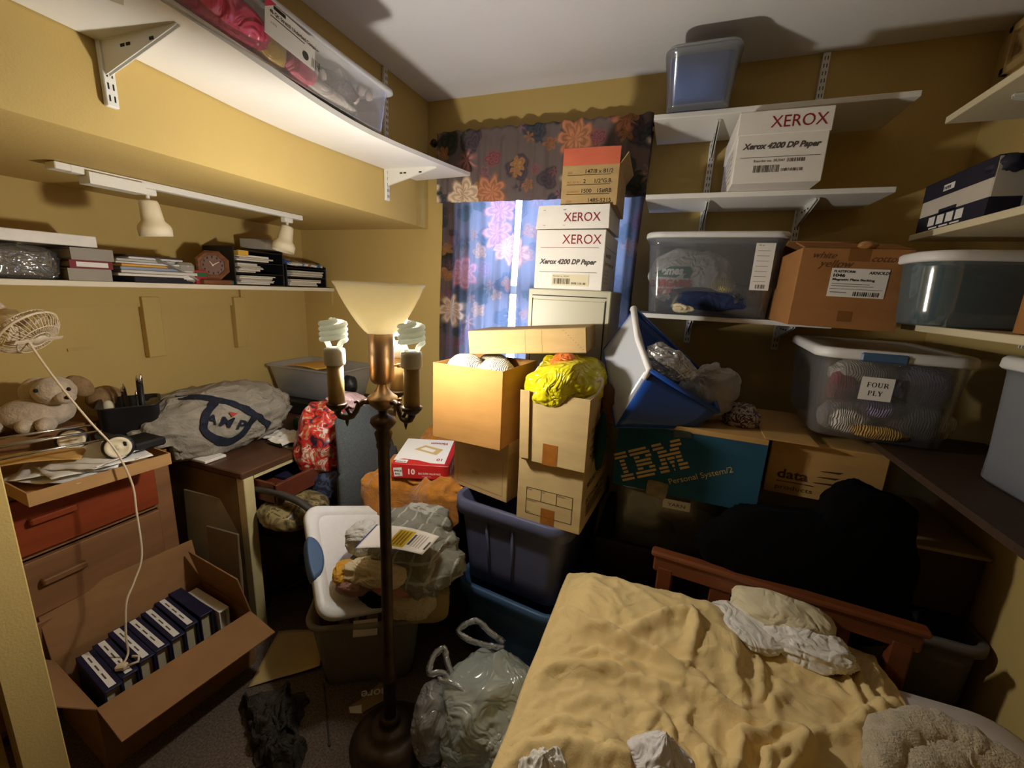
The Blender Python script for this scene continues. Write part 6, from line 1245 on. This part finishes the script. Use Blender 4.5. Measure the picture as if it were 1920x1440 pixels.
# ------------------------------------------------------------------ underbed box on the sagging shelf
t = thing('underbed_box', 'clear underbed box of ornaments on the sagging shelf', 'storage bin', (0, 0, 0))
M_ub = plastic_film('clear_underbed', (.84, .82, .82), clear=.85, haze=.5, rough=.1, gloss=.2)
ys = [.30+1.02*k/30 for k in range(31)]; Lo = []
def ubloop(inset, z, ext=0): return [Vector((x, y, sagz(y)+z)) for x, y in ub_outline(inset, ext)]
def sagz(y): return sag(max(.2, min(1.3, y)))*.45 + 1.985*.55 + .021
def ub_outline(i, e):
    x0, x1, y0, y1 = -1.285+i-e, -.975-i+e, .30+i-e, 1.345-i+e; r = .03; out = []
    for (cx_, cy_, a0) in ((x1-r, y1-r, 0), (x0+r, y1-r, 90), (x0+r, y0+r, 180), (x1-r, y0+r, 270)):
        for q in range(6): a = math.radians(a0+18*q); out.append((cx_+r*math.cos(a), cy_+r*math.sin(a)))
    n = []
    for a, b_ in zip(out, out[1:]+out[:1]):
        n.append(a); L_ = math.hypot(b_[0]-a[0], b_[1]-a[1]); c_ = int(L_/.08)
        for q in range(c_): tq = (q+1)/(c_+1); n.append((a[0]+(b_[0]-a[0])*tq, a[1]+(b_[1]-a[1])*tq))
    return n
L0 = [ubloop(.018, 0), ubloop(.014, .004), ubloop(.0, .122), ubloop(.0, .124, .008)]
NN = min(len(l) for l in L0)
def rs(l):
    out = []
    for k in range(96):
        f_ = k/96*len(l); i = int(f_); q = f_-i; out.append(l[i].lerp(l[(i+1) % len(l)], q))
    return out
m = MB(); m.loft([rs(l) for l in L0], 0, (True, False), True); m.build('body', M_ub, t)
m = MB(); m.loft([rs(ubloop(.0, .121, .010)), rs(ubloop(.0, .123, .014)), rs(ubloop(.0, .133, .014)), rs(ubloop(.0, .137, .006)), rs(ubloop(.03, .133))], 0, (True, True), True); m.build('lid', plastic_film('milky_lid', (.86, .84, .82), clear=.25, haze=.5), t)
def ubl(m, O, U, V):
    m.add([O+V*.055, O+U*.03+V*.078, O+V*.078], [(0, 1, 2)], 2); m.rect(O, U, V, .022, .064, .034, .008, 1); m.text('46 Qt. Stretch Underbed Container', .0115, O+U*.012+V*.052, U, V, 1, bold=.02, width=.15); m.rect(O, U, V, .014, .045, .10, .002, 1); m.bars(O, U, V, .138, .006, .026, .022, 1, 31)
    m.add([O + U*(.118+.010*math.cos(a)) + V*(.020+.010*math.sin(a)) for a in (2*math.pi*k/20 for k in range(20))], [tuple(range(20))], 3); m.text('(1.9 ft)', .006, O+U*.016+V*.030, U, V, 1)
A_, B_ = at(492, 62, 'X', -.968), at(586, 136, 'X', -.968); U = (B_-A_); U = Vector((0, U.y, U.z)).normalized(); V = Vector((0, -U.z, U.y))
stick(t, 'label', A_+Vector((.006, 0, .002)), U, V, (B_-A_).length, .074, ubl, [PAPER, INK, mat('label_red', C(206, 50, 74), .5), mat('label_dark', C(70, 66, 62), .6)])
def ubt(name, label, y, r, col, s, x=-1.10, z=.06, k=.12, rough=.5): tag(MB().blob((x, y, sagz(y)+z), r, crump(k, s), 50, 34, p=2.4).build(name, mat('ub_%d' % s, col, rough, .4, var=(14, .25), wr=(13, .02))), label, 'decoration')
ubt('wrapping_roll', 'pink wrapping roll inside the underbed box', .78, (.06, .13, .045), C(206, 76, 100), 301, x=-1.03, z=.062, rough=.3)
ubt('gold_ribbon', 'gold tinsel bundle inside the underbed box', .90, (.05, .06, .05), C(206, 170, 84), 302, x=-1.04, rough=.25)
ubt('pink_ornament', 'pink ornament bag behind the underbed label', 1.0, (.05, .06, .04), C(206, 92, 110), 303, x=-1.04, z=.05)
ubt('dark_ornament', 'dark garland bundle at the window end of the underbed box', 1.15, (.06, .09, .035), C(74, 50, 50), 304, x=-1.05, z=.075)
ubt('tissue_padding', 'white tissue padding at the bottom of the underbed box', 1.10, (.09, .17, .03), C(190, 180, 172), 305, x=-1.09, z=.034)
R = random.Random(4)
for k in range(9): tag(MB().blob((0, 0, 0), (.012, .013, .016), crump(.3, 400+k), 14, 10).build('shell_ornament', mat('shell_white', C(206, 190, 182), .4, .4), loc=(-1.005+R.uniform(-.015, .0), 1.05+.028*k, sagz(1.05+.028*k)+.085+R.uniform(-.02, .02))), 'little white ornament inside the window end of the underbed box', 'ornament', 'white ornaments in the underbed box')
